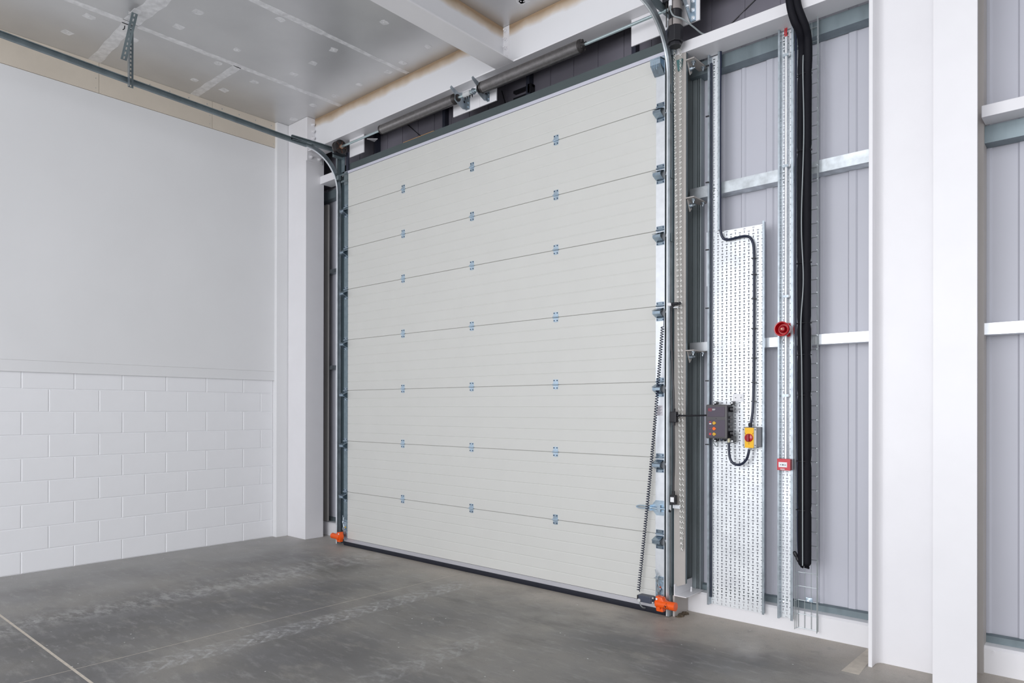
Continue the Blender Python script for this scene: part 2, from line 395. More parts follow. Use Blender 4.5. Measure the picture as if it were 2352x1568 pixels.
struct(MB().box(2.386, 2.404, .02, .243, 0, .165), 'trim_5', postm, 'white kerb end under the door post', bevel=.004)
dirt = mat('rust_brown_residue', (.10, .075, .05), .9, var=.4, vscale=40)
b = MB()
for k in range(34):
    x0 = 2.412+random.uniform(0, .035); y0 = .05+random.uniform(-.03, .14); s = random.uniform(.006, .018)
    b.lathe((x0, y0, 0), (x0, y0, 1), [(0, s), (s*.5, s*.9), (s*.9, s*.3)], 7)
o = tag(b.obj('mortar_debris', dirt), 'brown mortar crumbs at the foot of the door post', 'debris'); o['kind'] = 'stuff'

rt = struct(MB().box(-2.9, -2.595, .262, .285, .17, 4.2), 'trim_6', mat('tan_return_panel', (.42, .40, .37), .6, var=.05, vscale=2), 'tan grey return panel in the gap left of the door')
# ------------------------------------------------------------------ structural steel
def base(name, loc, label, cat, group=None): return empty(name, loc, label, cat, group)
# left column (boxed)
c1 = base('steel_column', (-2.69, .01, 0), 'white square steel column in the corner left of the door', 'column')
part(MB().box(-2.90, -2.502, -.115, .14, 0, CEIL-.001), 'shaft', steelw, c1, bevel=.003)
ep = part(MB().prism([(-.112, 4.64), (-.112, 4.70), (-.112, CEIL-.002), (.10, CEIL-.002), (.10, 4.64)], 'x', -2.502, -2.482), 'end_plate', steelw, c1)
for z in (4.84, 4.925, 5.01, 5.09): hexbolt('bolt', (-2.482, -.035, z), (1, 0, 0), .017, .022, steelw, c1)
for y, z in ((-.060, 4.688), (.055, 4.688)): hexbolt('bolt', (-2.482, y, z), (1, 0, 0), .017, .022, steelw, c1)
# header beam
hb = base('header_beam', (0, 0, 4.75), 'long white steel beam across the wall above the door', 'beam')
part(MB().box(-2.48, 3.804, -.004, .012, 4.762, CEIL-.001), 'web', stainw, hb, label='beam web with brown overspray along its top')
part(MB().box(-2.48, 3.804, -.10, .10, 4.75, 4.764), 'bottom_flange', steelw, hb, bevel=.002)
# cross beam
cb = base('cross_beam', (.74, -2, 4.75), 'white steel cross beam meeting the header at right angles', 'beam')
part(MB().box(.630, .642, YB, -.006, 4.762, CEIL-.001), 'web', stainw, cb, label='beam web with brown overspray along its top')
part(MB().box(.630, .850, YB, -.10, 4.750, 4.764), 'bottom_flange', steelw, cb, bevel=.002)
part(MB().box(.6425, .715, -.008, -.004, 4.80, CEIL-.002), 'end_plate', steelw, cb)
for z in (4.885, 4.965, 5.045, 5.125): hexbolt('bolt', (.678, -.008, z), (0, -1, 0), .015, .022, steelw, cb)
# big right column
c2 = base('steel_column', (4.0, 0, 0), 'wide white steel column standing at the right edge', 'column')
part(MB().box(3.806, 3.828, -.12, .14, 0, CEIL-.001), 'flange', steelw, c2, bevel=.002)
part(MB().prism([(3.828, .03), (3.828, -.035), (3.833, -.012), (3.845, .004), (3.862, .010), (4.157, .010), (4.157, .03)], 'z', 0, CEIL-.001), 'web', steelw, c2, smooth=True)
c3 = base('wind_post', (4.26, -.06, 0), 'plain white rectangular post at the right edge, in front of the big column', 'post')
part(MB().box(4.158, 4.376, -.15, -.135, 0, CEIL-.001), 'front_face', steelw, c3, bevel=.002)
part(MB().box(4.158, 4.17, -.135, .03, 0, CEIL-.001), 'side_face', steelw, c3)
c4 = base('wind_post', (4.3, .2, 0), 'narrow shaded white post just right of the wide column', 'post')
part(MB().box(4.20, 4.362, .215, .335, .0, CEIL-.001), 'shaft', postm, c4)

# white box rails at door-head height
def rhs(x0, x1, y0, y1, z0, z1, label):
    o = base('box_rail', ((x0+x1)/2, y0, z0), label, 'rail', 'white box section rails')
    part(MB().box(x0, x1, y0, y1, z0, z1), 'rail_section', steelw, o, bevel=.004); return o
rhs(2.392, 3.80, .03, .225, 4.335, 4.42, 'white box rail from the door post to the wide column')
rhs(-2.502, -2.005, .085, .25, 4.395, 4.490, 'short white box rail between corner column and door track')
rhs(4.364, XR, .10, .25, 3.335, 3.405, 'white box rail right of the wide column, above mid height')

# galvanised cladding rails (zed section with front face at y .25)
def zed(x0, x1, z0, z1, label, m=galvb, y0=.25, n=1):
    o = base('cladding_rail', ((x0+x1)/2, y0, z0), label, 'rail', 'galvanised rails behind the sheeting')
    t = .003
    part(MB().prism([(y0, z0), (y0, z1), (y0+.0, z1), (CLAD-.012, z1), (CLAD-.012, z1-t), (y0+t, z1-t), (y0+t, z0+t), (CLAD-.012, z0+t), (CLAD-.012, z0)], 'x', x0, x1), 'rail_section', m, o)
    return o
zed(2.41, 3.806, 2.058, 2.128, 'galvanised rail behind cable trays, lower one beside the door')
zed(2.41, 3.806, 3.264, 3.351, 'galvanised rail behind cable trays, upper one beside the door', mat('stained_galvanised_rail', (.58, .62, .65), .42, .6, var=.22, vscale=14))
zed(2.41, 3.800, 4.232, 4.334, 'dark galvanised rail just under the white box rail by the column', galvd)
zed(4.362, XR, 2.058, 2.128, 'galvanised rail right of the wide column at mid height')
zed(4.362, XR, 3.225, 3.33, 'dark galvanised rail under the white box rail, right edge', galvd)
zed(-2.9, -2.005, 3.325, 3.375, 'short galvanised rail left of the door, upper', galv, .29)
zed(-2.9, -2.005, 2.10, 2.15, 'short galvanised rail left of the door, lower', galv, .29)
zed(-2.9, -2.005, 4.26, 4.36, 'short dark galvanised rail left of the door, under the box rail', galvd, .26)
# dark vertical studs over the door
for k, (x, lab) in enumerate(((-1.655, 'dark stud above the door behind the left shaft end'), (-.476, 'dark stud above the door behind the left spring'),
                              (.70, 'dark stud above the door behind the right spring'), (1.873, 'dark stud above the door left of the right backing plate'))):
    tag(MB().box(x-.02, x+.02, .28, .344, 4.20, CEIL-.001).obj('wall_stud', mat('dark_stud_steel', (.05, .055, .08), .5, .4)), lab, 'stud', 'dark studs over the door')
for p, q, lab in (((-1.20, .338, 4.90), (-.84, .335, 4.60), 'thin dark brace wire above the door behind the left spring'),
                  ((.31, .338, 4.80), (.385, .335, 4.60), 'thin dark brace wire above the door by the centre bracket'),
                  ((3.16, .334, 4.86), (2.55, .334, 4.50), 'thin dark brace wire behind the motor bracket')):
    tag(MB().cyl(p, q, .004, 6).obj('brace_wire', black), lab, 'wire', 'brace wires above the door')

tag(MB().box(.50, .74, .30, .338, 4.70, 4.725).box(.70, .74, .28, .338, 4.64, 4.725).box(.50, .72, .30, .338, 4.635, 4.655).obj('dark_frame', black), 'small black frame behind the right spring above the door', 'frame')
# backing plates hung from the header
def plate(x0, x1, z0, label, seam=None):
    o = base('backing_plate', ((x0+x1)/2, .03, z0), label, 'plate', 'white backing plates under the header')
    if seam:
        part(MB().box(x0, seam-.001, .02, .032, z0, 4.749), 'plate_half', steelw, o, bevel=.001); part(MB().box(seam+.001, x1, .02, .032, z0, 4.749), 'plate_half', steelw, o, bevel=.001)
    else: part(MB().box(x0, x1, .02, .032, z0, 4.749), 'plate_face', steelw, o, bevel=.001)
plate(-1.80, -1.53, 4.542, 'white steel plate under the header behind the left cable drum')
plate(-.058, .53, 4.532, 'white steel plate under the header between the two springs', .31)
plate(2.01, 2.604, 4.534, 'white steel plate under the header behind the motor', 2.40)

# ------------------------------------------------------------------ door post and jamb on the right
dp = base('door_post', (2.44, .1, 0), 'white fronted door post right of the sectional door', 'post')
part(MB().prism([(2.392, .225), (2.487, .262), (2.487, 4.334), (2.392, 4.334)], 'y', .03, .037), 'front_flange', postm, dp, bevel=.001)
part(MB().box(2.392, 2.40, .037, .062, .235, 4.334).box(2.480, 2.487, .037, .060, .265, 4.334), 'return_lip', galvd, dp)
jm = mat('dark_jamb_steel', (.27, .31, .325), .45, .15, var=.12, vscale=8, stretch=(1, 1, .3))
MB().prism([(2.30, .345), (2.30, .30), (2.402, .30), (2.404, .312), (2.408, .312), (2.410, .30), (2.447, .30), (2.449, .318), (2.455, .318), (2.457, .30), (2.463, .30), (2.465, .32), (2.471, .32), (2.473, .30), (2.480, .302), (2.480, .357)], 'z', .165, 4.43).obj('jamb_flashing', jm, wf, label='dark grooved jamb flashing behind the door post')
part(MB().prism([(2.408, .255), (2.414, .255), (2.414, .182), (2.420, .174), (2.510, .174), (2.510, .168), (2.408, .168)], 'y', .0, .295), 'foot_angle', steelw, dp, label='white angle cleat at the foot')
part(MB().prism([(.18, .174), (.192, .174), (.186, .21)], 'x', 2.455, 2.465), 'stud_tip', steelw, dp)
def cleat(z, n):
    b = base('rail_cleat', (2.56, .2, z), ['topmost', 'middle', 'lowest'][n] + ' white cleat plate bolting a cladding rail to the door post', 'bracket', 'cleat plates on the door post')
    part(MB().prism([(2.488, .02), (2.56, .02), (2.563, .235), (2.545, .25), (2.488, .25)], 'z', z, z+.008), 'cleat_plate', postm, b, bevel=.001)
    part(MB().prism([(.05, z), (.12, z), (.12, z-.06), (.09, z-.085)], 'x', 2.488, 2.493), 'upstand', postm, b)
    for x, y in ((2.530, .07), (2.545, .20)): hexbolt('bolt', (x, y, z), (0, 0, -1), .012, .018, galv, b)
    hexbolt('bolt', (2.493, .09, z-.04), (1, 0, 0), .013, .024, galv, b)
cleat(4.262, 0); cleat(3.208, 1); cleat(2.044, 2)

# lintel over the door
li = tag(MB().box(-1.99, 2.392, .02, .06, 4.382, 4.472).obj('door_lintel', mat('dark_lintel_steel', (.095, .118, .122), .5, .3, var=.04, vscale=4), bevel=.002), 'dark grey green steel lintel strip along the top of the door', 'lintel')
tag(MB().box(-.84, -.35, .026, .04, 4.4725, 4.478).obj('orange_strap', mat('amber_strap', (.75, .36, .08), .6)), 'thin orange strip lying on the lintel below the left spring', 'strap')

# ------------------------------------------------------------------ sectional door
door = MB().box(-1.87, 2.32, .012, .036, .06, 4.345).obj('door_1', ivory); door['kind'] = 'structure'
door['label'] = 'closed ivory sectional overhead door of eight ribbed panels'
zj = [.085, .630, 1.224, 1.814, 2.405, 2.996, 3.476, 3.958, 4.350]
def panel(z0, z1, nr):
    h = z1-z0; pts = [(0.010, z0+.0010), (0, z0+.0030)]
    for k in range(1, nr):
        z = z0 + h*k/nr; pts += [(0, z-.006), (.0022, z-.001), (.0022, z+.001), (0, z+.006)]
    pts += [(0, z1-.0030), (.010, z1-.0010), (.0115, z1-.0010), (.0115, z0+.0010)]
    return MB().prism(pts, 'x', -1.797, 2.249)
for k in range(8):
    nr = (6, 6, 6, 6, 6, 5, 5, 4)[k]
    panel(zj[k], zj[k+1], nr).obj('door_panel', ivory, door)
    for s, (a, b) in enumerate(((-1.868, -1.798), (2.250, 2.327))):
        MB().box(a, b, -.0035, .0115, zj[k]+.001, zj[k+1]-.001).obj('end_cap', galvb if s else mat('teal_grey_dim_reflection_steel', (.24, .31, .35), .4, .8, var=.1, vscale=20), door, label='galvanised edge strip of a panel')  # left strips darker: their dim reflections are put into the colour
MB().box(-1.868, 2.327, .0, .03, .045, .0845).obj('bottom_rail', alum, door, label='aluminium bottom rail')
MB().prism([(-.004, .046), (.034, .046), (.036, .02), (.028, 0.0), (.002, 0.0), (-.006, .02)], 'x', -1.87, 2.335).obj('bottom_seal', rubber, door, smooth=True, label='black rubber bottom seal')
MB().box(-1.868, 2.327, -.004, .018, 4.351, 4.381).obj('top_seal_strip', mat('lavender_top_strip', (.58, .58, .66), .5), door, label='pale strip along the top of the door')
# small centre hinges
def hinge_mesh():
    return (MB().box(-.025, .025, -.004, 0, .006, .045).box(-.025, .025, -.004, 0, -.036, -.006)
            .prism([(-.025, -.036), (.025, -.036), (.020, -.042), (-.020, -.042)], 'y', -.004, 0)
            .cyl((-.031, -.009, 0), (.031, -.009, 0), .0065, 10).box(-.022, .022, -.012, -.002, .002, .012))
hm = hinge_mesh().mesh('hinge', zinc)
sm = MB().cyl((0, -.004, 0), (0, -.008, 0), .0055, 6).mesh('screw', mat('dark_screw', (.06, .09, .14), .4, .7))
for X in (-.802, .2315, 1.263):
    for z in zj[1:8]:
        h = bpy.data.objects.new('hinge', hm); C.objects.link(h); h.parent = door; h.location = (X, 0, z+.001)
        h['label'] = 'small blue zinc plated hinge across a panel joint'
        for sx in (-.017, .017):
            for sz in (.036, -.030):
                s = bpy.data.objects.new('screw', sm); C.objects.link(s); s.parent = h; s.location = (sx, 0, sz)
# edge roller hinges
def edge_hinge(sgn):
    mb = MB()
    w0, w1 = -.033, .033
    mb.box(w0, w1, -.0065, -.0035, .006, .032)                        # upper leaf
    mb.box(w0, w1, -.0065, -.0035, -.117, -.094)                       # lower leaf
    mb.cyl((w0, -.012, .000), (w1, -.012, .000), .007, 10)            # knuckle
    mb.prism([(-.004, -.014), (-.050, -.030), (-.078, -.040), (-.080, -.043), (-.050, -.034), (-.004, -.018)], 'x', w0, w1)   # lip
    mb.prism([(-.004, -.020), (-.070, -.046), (-.070, -.068), (-.004, -.094), (-.004, -.090), (-.066, -.066), (-.066, -.048), (-.004, -.024)], 'x', w0, w1)   # folded roller carrier
    for a in ((w0,) if sgn > 0 else (w0,)): mb.prism([(-.005, -.024), (-.068, -.048), (-.068, -.068), (-.005, -.092)], 'x', a, a+.003)
    return mb.mesh('roller_hinge', mat('dimmed_zinc_plating', (.36, .45, .53), .22, .92, var=.12, vscale=30))  # zinc darkened to hold the dull reflection of the floor
eh = {1: edge_hinge(1), -1: edge_hinge(-1)}
rm = MB().lathe((0, .004, 0), (1, .004, 0), [(0, .021), (.004, .023), (.010, .023), (.014, .021)], 18).mesh('roller', whitep)
am = MB().cyl((-.03, .012, -.05), (.05, .012, -.05), .0055, 8).mesh('roller_axle', galv)
for sgn, X in ((1, 2.290), (-1, -1.833)):
    for z in zj[1:8]:
        h = bpy.data.objects.new('roller_hinge', eh[sgn]); C.objects.link(h); h.parent = door; h.location = (X, 0, z)
        h['label'] = 'folded galvanised roller hinge at the door edge'
        for sx in (-.026, .026):
            for sz in (.020, -.106):
                s = bpy.data.objects.new('screw', sm); C.objects.link(s); s.parent = h; s.location = (sx, -.003, sz)
        a = bpy.data.objects.new('roller_axle', am); C.objects.link(a); a.parent = h
        a.location = (0, 0, 0) if sgn > 0 else (.02, 0, 0)
        r = bpy.data.objects.new('roller', rm); C.objects.link(r); r.parent = h
        r.location = (.062*sgn - .007, 0, -.05)
# top roller brackets
for sgn, X in ((1, 2.285),):
    mb = MB().box(X-.04, X+.04, -.010, -.0035, 4.215, 4.345)
    mb.prism([(-.004, 4.325), (-.075, 4.315), (-.075, 4.305), (-.004, 4.31)], 'x', X-.05, X+.04)
    mb.prism([(-.078, 4.30), (-.078, 4.262), (-.01, 4.20), (-.01, 4.24), (-.07, 4.27), (-.07, 4.30)], 'x', X-.045, X+.04)
    for dx in (-.03, -.01, .01): mb.box(X+dx-.002, X+dx+.002, -.079, -.072, 4.225, 4.30)
    o = mb.obj('top_bracket', zinc, door, label='blue zinc top roller bracket')
# bottom corner brackets with cable ends
for sgn, X in ((1, 2.289), (-1, -1.833)):
    o = MB().box(X-.034, X+.034, -.008, -.0035, .07, .30).obj('corner_bracket', zinc, door, label='blue zinc bottom corner bracket')
    mb = MB()
    for k in range(3): mb.tube([(X+.0, -.02, .13), (X+.01*(k-1), -.03, .22), (X-.008*k, -.035, .28), (X-.01+.02*(k-1), -.02, .35-.02*k)], .003, 6)
    mb.cyl((X-.04, -.02, .285), (X+.036, -.02, .285), .004, 8).cyl((X, -.02, .20), (X, -.035, .20), .018, 12)
    for dx, dz in ((-.024, .26), (.024, .26), (-.024, .16), (.024, .16)): mb.cyl((X+dx, -.008, dz), (X+dx, -.016, dz), .006, 6)
    mb.obj('cable_anchor', galv, o)
    MB().box(X-.008, X+.012, -.014, -.009, .205, .222).obj('warning_sticker', yellow if sgn < 0 else orange, o)
# slide bolt latch on the right
lt = MB().prism([(2.255, .89), (2.325, .89), (2.325, .775), (2.262, .772), (2.225, .81), (2.215, .835), (2.235, .868)], 'y', -.008, -.0035).obj('latch_plate', zinc, door, label='pale zinc latch plate')
MB().tube(smoothpath([(2.205, -.03, .838), (2.13, -.03, .840), (2.098, -.03, .832), (2.10, -.03, .824), (2.13, -.03, .820), (2.205, -.03, .822)], 4), .0055, 8).obj('latch_handle', zinc, lt)
MB().cyl((2.19, -.03, .830), (2.345, -.03, .830), .009, 10).obj('latch_bolt', zinc, lt)
MB().box(2.215, 2.228, -.045, -.008, .808, .852).box(2.285, 2.315, -.045, -.008, .805, .858).obj('latch_guide', zinc, lt)
MB().box(2.262, 2.312, -.0045, -.0035, 1.55, 1.63).obj('rating_label', mat('pale_paper_label', (.62, .60, .64), .6), door, label='small printed paper label on the edge strip')
mb = MB()
for k in range(9): mb.box(2.266, 2.266+.02+.02*((k*37) % 3)/2, -.0048, -.0044, 1.555+k*.008, 1.558+k*.008)
mb.obj('label_text', mat('grey_print', (.22, .20, .24), .6), door, kind='stuff')

# ------------------------------------------------------------------ tracks
def track(sgn, X, side):
    o = base('door_track', (X, 0, 0), 'galvanised roller track curving from the floor to the ceiling, ' + side + ' of the door', 'track', 'curved door tracks')
    t = .0025; w = .028; d = .026                    # open side faces the door
    A = lambda a: a*sgn
    prof = [(A(0), -d), (A(0), d), (A(-w), d), (A(-w), d-.007), (A(-w+t), d-.007), (A(-w+t), d-t), (A(-t), d-t), (A(-t), -d+t), (A(-w+t), -d+t), (A(-w+t), -d+.007), (A(-w), -d+.007), (A(-w), -d)]
    yc, z0, Rr = .006, 4.17, .44
    path = [(yc, .005), (yc, z0)] + [(yc-Rr+Rr*math.cos(t_), z0+Rr*math.sin(t_)) for t_ in [PI/2*i/14 for i in range(1, 15)]]
    ye = yc-Rr; zt = z0+Rr
    slope = .032
    # vertical, curve
    part(MB().sweep_yz(path, prof, X), 'vertical_track', mat('slate_galvanised_steel', (.36, .40, .43), .38, .75, var=.15, vscale=14), o, smooth=True)
    part(MB().sweep_yz(path, [(A(-.002 if sgn < 0 else -.016), d), (A(-.002 if sgn < 0 else -.016), d+.0012), (A(-.025), d+.0012), (A(-.025), d)], X), 'lip_highlight', galvb, o, smooth=True, label='bright highlight strip on the front lip of the track')  # thin bright strip paints the reflected light on the front lip
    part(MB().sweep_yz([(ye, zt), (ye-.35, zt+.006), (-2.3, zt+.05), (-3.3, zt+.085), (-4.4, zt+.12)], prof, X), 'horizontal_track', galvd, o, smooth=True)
    part(MB().sweep_yz([(.010, 4.655), (-.25, 4.652), (-.62, 4.640)], [(a, b*1.0) for a, b in prof], X), 'upper_track', galvd, o)
    # angle plate fixing the track to the post
    xa, xb = (X-.0, X+.014*sgn)
    part(MB().box(min(X-.13*sgn, X+.012*sgn), max(X-.13*sgn, X+.012*sgn), .038, .043, .005, 4.36), 'mounting_angle', mat('shaded_angle_steel', (.07, .10, .115), .45, .5), o)  # dark colour holds the shade behind the track
    part(MB().box(min(X, X+.003*sgn), max(X, X+.003*sgn), .02, .06, .005, 4.48), 'angle_leg', galvd, o)
    for z in (4.08, 3.93, 3.42, 2.93, 2.02, 1.72, .98, .20):
        p = part(MB().box(min(X+.003*sgn, X+.007*sgn), max(X+.003*sgn, X+.007*sgn), -.005, .055, z-.035, z+.03), 'track_bracket', galvd, o)
        if sgn > 0 or z > 2:
            for y, dz in ((.01, .012), (.038, -.006)):
                q = MB().cyl((X+.007*sgn, y, z+dz), (X+.012*sgn, y, z+dz), .006, 8).obj('track_bolt', galvb); keep(q, p); q.parent = p; q.matrix_parent_inverse = (Matrix.Translation(o.location)).inverted()
    hexbolt('bolt', (X+.003*sgn, .02, .06), (sgn, 0, 0), .010, .014, galvb, o)
    return o
track(1, 2.378, 'right')
track(-1, -2.003, 'left')
# post head plate on the left track
o = base('track_head_angle', (-1.93, .02, 4.3), 'galvanised angle head standing above the left door track', 'bracket', 'track head angles')
part(MB().box(-2.0, -1.965, -.03, -.026, 4.36, 4.60).box(-1.968, -1.965, -.03, .03, 4.36, 4.60), 'angle_front', galvd, o)
part(MB().box(-1.965, -1.90, -.002, .004, 4.36, 4.60), 'angle_back', MATS['shaded_angle_steel'], o); part(MB().box(-1.905, -1.845, -.018, -.013, 4.38, 4.605), 'angle_side', MATS['teal_grey_dim_reflection_steel'], o)
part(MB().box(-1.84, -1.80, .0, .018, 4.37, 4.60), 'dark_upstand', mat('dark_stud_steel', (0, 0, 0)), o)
o = base('track_head_angle', (2.37, .02, 4.3), 'galvanised angle head standing above the right door track', 'bracket', 'track head angles')
part(MB().box(2.355, 2.362, -.02, .02, 4.34, 4.60).box(2.362, 2.41, .012, .018, 4.34, 4.60), 'angle_front', galv, o)
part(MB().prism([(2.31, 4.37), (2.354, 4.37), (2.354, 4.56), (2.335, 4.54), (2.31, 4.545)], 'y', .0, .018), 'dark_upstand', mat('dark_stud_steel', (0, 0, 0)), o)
# track link bracket left near the curve foot
MB().box(-1.965, -1.80, -.016, -.008, 4.345, 4.362).box(-1.965, -1.925, -.050, -.010, 4.295, 4.345).box(-1.925, -1.80, -.014, -.006, 4.262, 4.285).box(-1.868, -1.80, -.008, -.0035, 4.225, 4.375).obj('top_bracket', galvd, door, label='grey strap bracket at the top left of the door')

# ceiling hanger: two perforated angles
def perf(mb, p, q, wdir, w, t, n):
    """perforated strip from p to q: ladder of two edge rails with rungs"""
    p, q, wd = Vector(p), Vector(q), Vector(wdir); d = (q-p); nd = d.normalized().cross(wd).normalized()*t
    def bar(a, b, w0, w1):
        vs = [a+wd*w0, a+wd*w1, b+wd*w1, b+wd*w0]; vs += [v+nd for v in vs]
        mb.add(vs, [(0, 1, 2, 3), (7, 6, 5, 4), (0, 4, 5, 1), (1, 5, 6, 2), (2, 6, 7, 3), (3, 7, 4, 0)])
    bar(p, q, 0, w*.38); bar(p, q, w*.62, w)
    for k in range(n+1):
        a = p + d*max(0, (k-.22)/n); b = p + d*min(1, (k+.22)/n); bar(a, b, w*.38, w*.62)
hg = base('track_hanger', (-1.95, -2.33, 4.6), 'perforated galvanised hanger holding the left track from the ceiling', 'hanger')
mb = MB(); perf(mb, (-1.955, -2.338, 4.59), (-1.955, -2.338, CEIL-.002), (0, 1, 0), .048, .003, 15); part(mb, 'vertical_angle', galvd, hg)
part(MB().box(-1.955, -1.915, -2.341, -2.338, 4.59, CEIL-.002), 'angle_leg', galv, hg)
mb = MB(); perf(mb, (-1.945, -2.405, 4.82), (-1.655, -2.415, CEIL-.028), (0, 1, 0), .052, .003, 10); part(mb, 'diagonal_brace', galvd, hg)
part(MB().box(-1.72, -1.58, -2.42, -2.36, CEIL-.03, CEIL-.026).box(-1.72, -1.716, -2.42, -2.36, CEIL-.03, CEIL-.001), 'ceiling_cleat', foil_t, hg)
part(MB().tube([(-1.99, -2.37, 5.12), (-1.955, -2.37, 5.115), (-1.945, -2.37, 5.14)], .005, 6), 'hook', black, hg)

# ------------------------------------------------------------------ spring shaft assembly
YS, ZS = -.10, 4.632
sh = base('spring_shaft', (.3, YS, ZS), 'zinc plated torsion shaft running under the header beam', 'shaft')
part(MB().cyl((-1.90, YS, ZS), (2.44, YS, ZS), .0127, 16), 'shaft_tube', mat('shaft_zinc', (.60, .72, .74), .28, .8), sh, smooth=True)
part(MB().lathe((.215, YS, ZS), (1, YS, ZS), [(0, .02), (.004, .027), (.085, .027), (.09, .02)], 18), 'coupler', greyp, sh, smooth=True)
part(MB().lathe((.335, YS, ZS), (1, YS, ZS), [(0, .03), (.012, .03), (.013, .022), (.03, .022)], 18), 'collar', galv, sh, smooth=True)
for k in range(4): part(MB().cyl((.23+k*.032, YS, ZS-.022), (.234+k*.032, YS-.002, ZS-.052), .010, 8, .004), 'coupler_screw', black, sh)
def spring(x0, x1, r, cone, label):
    o = base('torsion_spring', ((x0+x1)/2, YS, ZS), label, 'spring', 'torsion springs over the door')
    pr = []; n = int((x1-x0)/.0078)
    for k in range(n):
        t = (x1-x0)*k/n; h = (x1-x0)/n; pr += [(t, r-.0025), (t+h*.3, r), (t+h*.7, r)]
    pr.append((x1-x0, r-.0025))
    part(MB().lathe((x0, YS, ZS), (x1, YS, ZS), pr, 28), 'spring_coil', springm, o, smooth=True)
    for e, d in ((x0, -1), (x1, 1)):
        part(MB().lathe((e, YS, ZS), (e+d, YS, ZS), [(0, r*.98), (.006, r*1.03), (.012, r*.96), (.018, r*1.02), (.026, r*.9), (.04, r*.55), (.055, r*.35)], 24), 'end_cone', castm, o, smooth=True)
    if cone:
        for k in range(4):
            a = PI/4+k*PI/2; c = Vector((x1+.03, YS+math.cos(a)*.034, ZS+math.sin(a)*.034))
            q = part(MB().lathe(c, c+Vector((1, 0, 0)), [(0, .013), (.02, .013), (.0201, .008), (.021, .0079)], 12), 'winding_socket', castm, o)
    return o
spring(-1.035, .075, .050, False, 'dark coiled torsion spring left of the centre plate')
spring(.475, 1.585, .053, True, 'dark coiled torsion spring right of the centre plate')
def sbr(x, lab, up, wide):
    o = base('spring_bracket', (x, YS, ZS), lab, 'bracket', 'shaft brackets')
    part(MB().prism([(.02, ZS-.075), (.02, ZS+.095), (-.09, ZS+.055), (-.185, ZS+.092), (-.20, ZS+.075), (-.195, ZS+.06), (-.135, ZS+.02), (-.14, ZS-.03), (-.10, ZS-.055), (-.03, ZS-.085)], 'x', x, x+.005), 'side_plate', galv, o, smooth=False)
    part(MB().box(x, x+wide, .013, .0195, ZS-.085, ZS+.09), 'mount_flange', galv, o, bevel=.002)
    for dz in (-.06, -.02, .03, .07): part(MB().cyl((x+wide*.6, .013, ZS+dz), (x+wide*.6, .005, ZS+dz), .008, 8), 'flange_bolt', zinc, o)
    part(MB().lathe((x-.002, YS, ZS), (x+.02, YS, ZS), [(0, .036), (.012, .036), (.013, .024), (.022, .024)], 18), 'bearing', castm, o, smooth=True)
    part(MB().cyl((x+.006, -.01, ZS-.01), (x+.0065, -.01, ZS-.01), .012, 14), 'plate_hole', black, o)
sbr(.125, 'galvanised bracket at the right end of the left spring', 1, .055)
sbr(.415, 'galvanised bracket at the left end of the right spring', 1, .03)
# cable drum left
dr = base('cable_drum', (-1.81, YS, ZS), 'dark round cable drum on the left end of the shaft', 'drum')
part(MB().lathe((-1.875, YS, ZS), (1, YS, ZS), [(0, .07), (.008, .078), (.016, .070), (.07, .066), (.074, .082), (.082, .082), (.083, .070), (.070, .068), (.0705, .02)], 32), 'drum_body', castm, dr, smooth=True)
for k in range(5):
    a = k*2*PI/5; part(MB().prism([(YS+math.cos(a-.12)*.018, ZS+math.sin(a-.12)*.018), (YS+math.cos(a+.12)*.018, ZS+math.sin(a+.12)*.018), (YS+math.cos(a+.08)*.068, ZS+math.sin(a+.08)*.068), (YS+math.cos(a-.08)*.068, ZS+math.sin(a-.08)*.068)], 'x', -1.807, -1.797), 'drum_spoke', mat('rusty_cast_steel', (.12, .06, .045), .6, .4), dr)
part(MB().cyl((-1.805, YS, ZS), (-1.785, YS, ZS), .024, 14), 'drum_hub', copper, dr)
part(MB().box(-1.91, -1.885, -.14, .02, 4.53, 4.60), 'end_bearing_plate', galvd, dr)
part(MB().box(-1.885, -1.81, -.16, -.01, 4.555, 4.562), 'bearing_foot', black, dr)
# white angle scraps beside the left plate
tag(MB().prism([(-1.525, .06), (-1.525, .17), (-1.43, .14)], 'z', 4.70, 4.706).obj('gusset_plate', steelw), 'small white triangular gusset beside the left backing plate', 'plate')

# ------------------------------------------------------------------ door motor, top right
mo = base('door_motor', (2.455, -.08, 4.34), 'black and silver door motor hanging at the top of the post', 'motor')
mx, my = 2.456, -.082
oct8 = lambda r, n=8, ph=PI/8: [(mx+r*math.cos(ph+2*PI*k/n), my+r*math.sin(ph+2*PI*k/n)) for k in range(n)]
part(MB().prism(oct8(.060), 'z', 4.365, 4.485), 'motor_cap', black, mo, bevel=.004)
part(MB().prism(oct8(.045), 'z', 4.338, 4.366), 'cap_foot', black, mo, bevel=.003)
part(MB().cyl((mx, my, 4.485), (mx, my, 4.535), .054, 24), 'motor_band', mat('taupe_cast_aluminium', (.34, .31, .30), .5, .4), mo, smooth=True)
part(MB().cyl((mx, my, 4.535), (mx, my, 4.605), .050, 24), 'motor_housing', black, mo, smooth=True)
part(MB().cyl((mx, my, 4.605), (mx, my, 4.665), .054, 24), 'motor_band', MATS['taupe_cast_aluminium'], mo, smooth=True)
part(MB().box(mx-.075, mx+.04, my-.07, my+.07, 4.665, 4.85), 'gearbox', black, mo, bevel=.012)
part(MB().cyl((mx-.01, my-.055, 4.625), (mx-.01, my-.055, 4.665), .015, 12), 'cable_gland', whitep, mo)
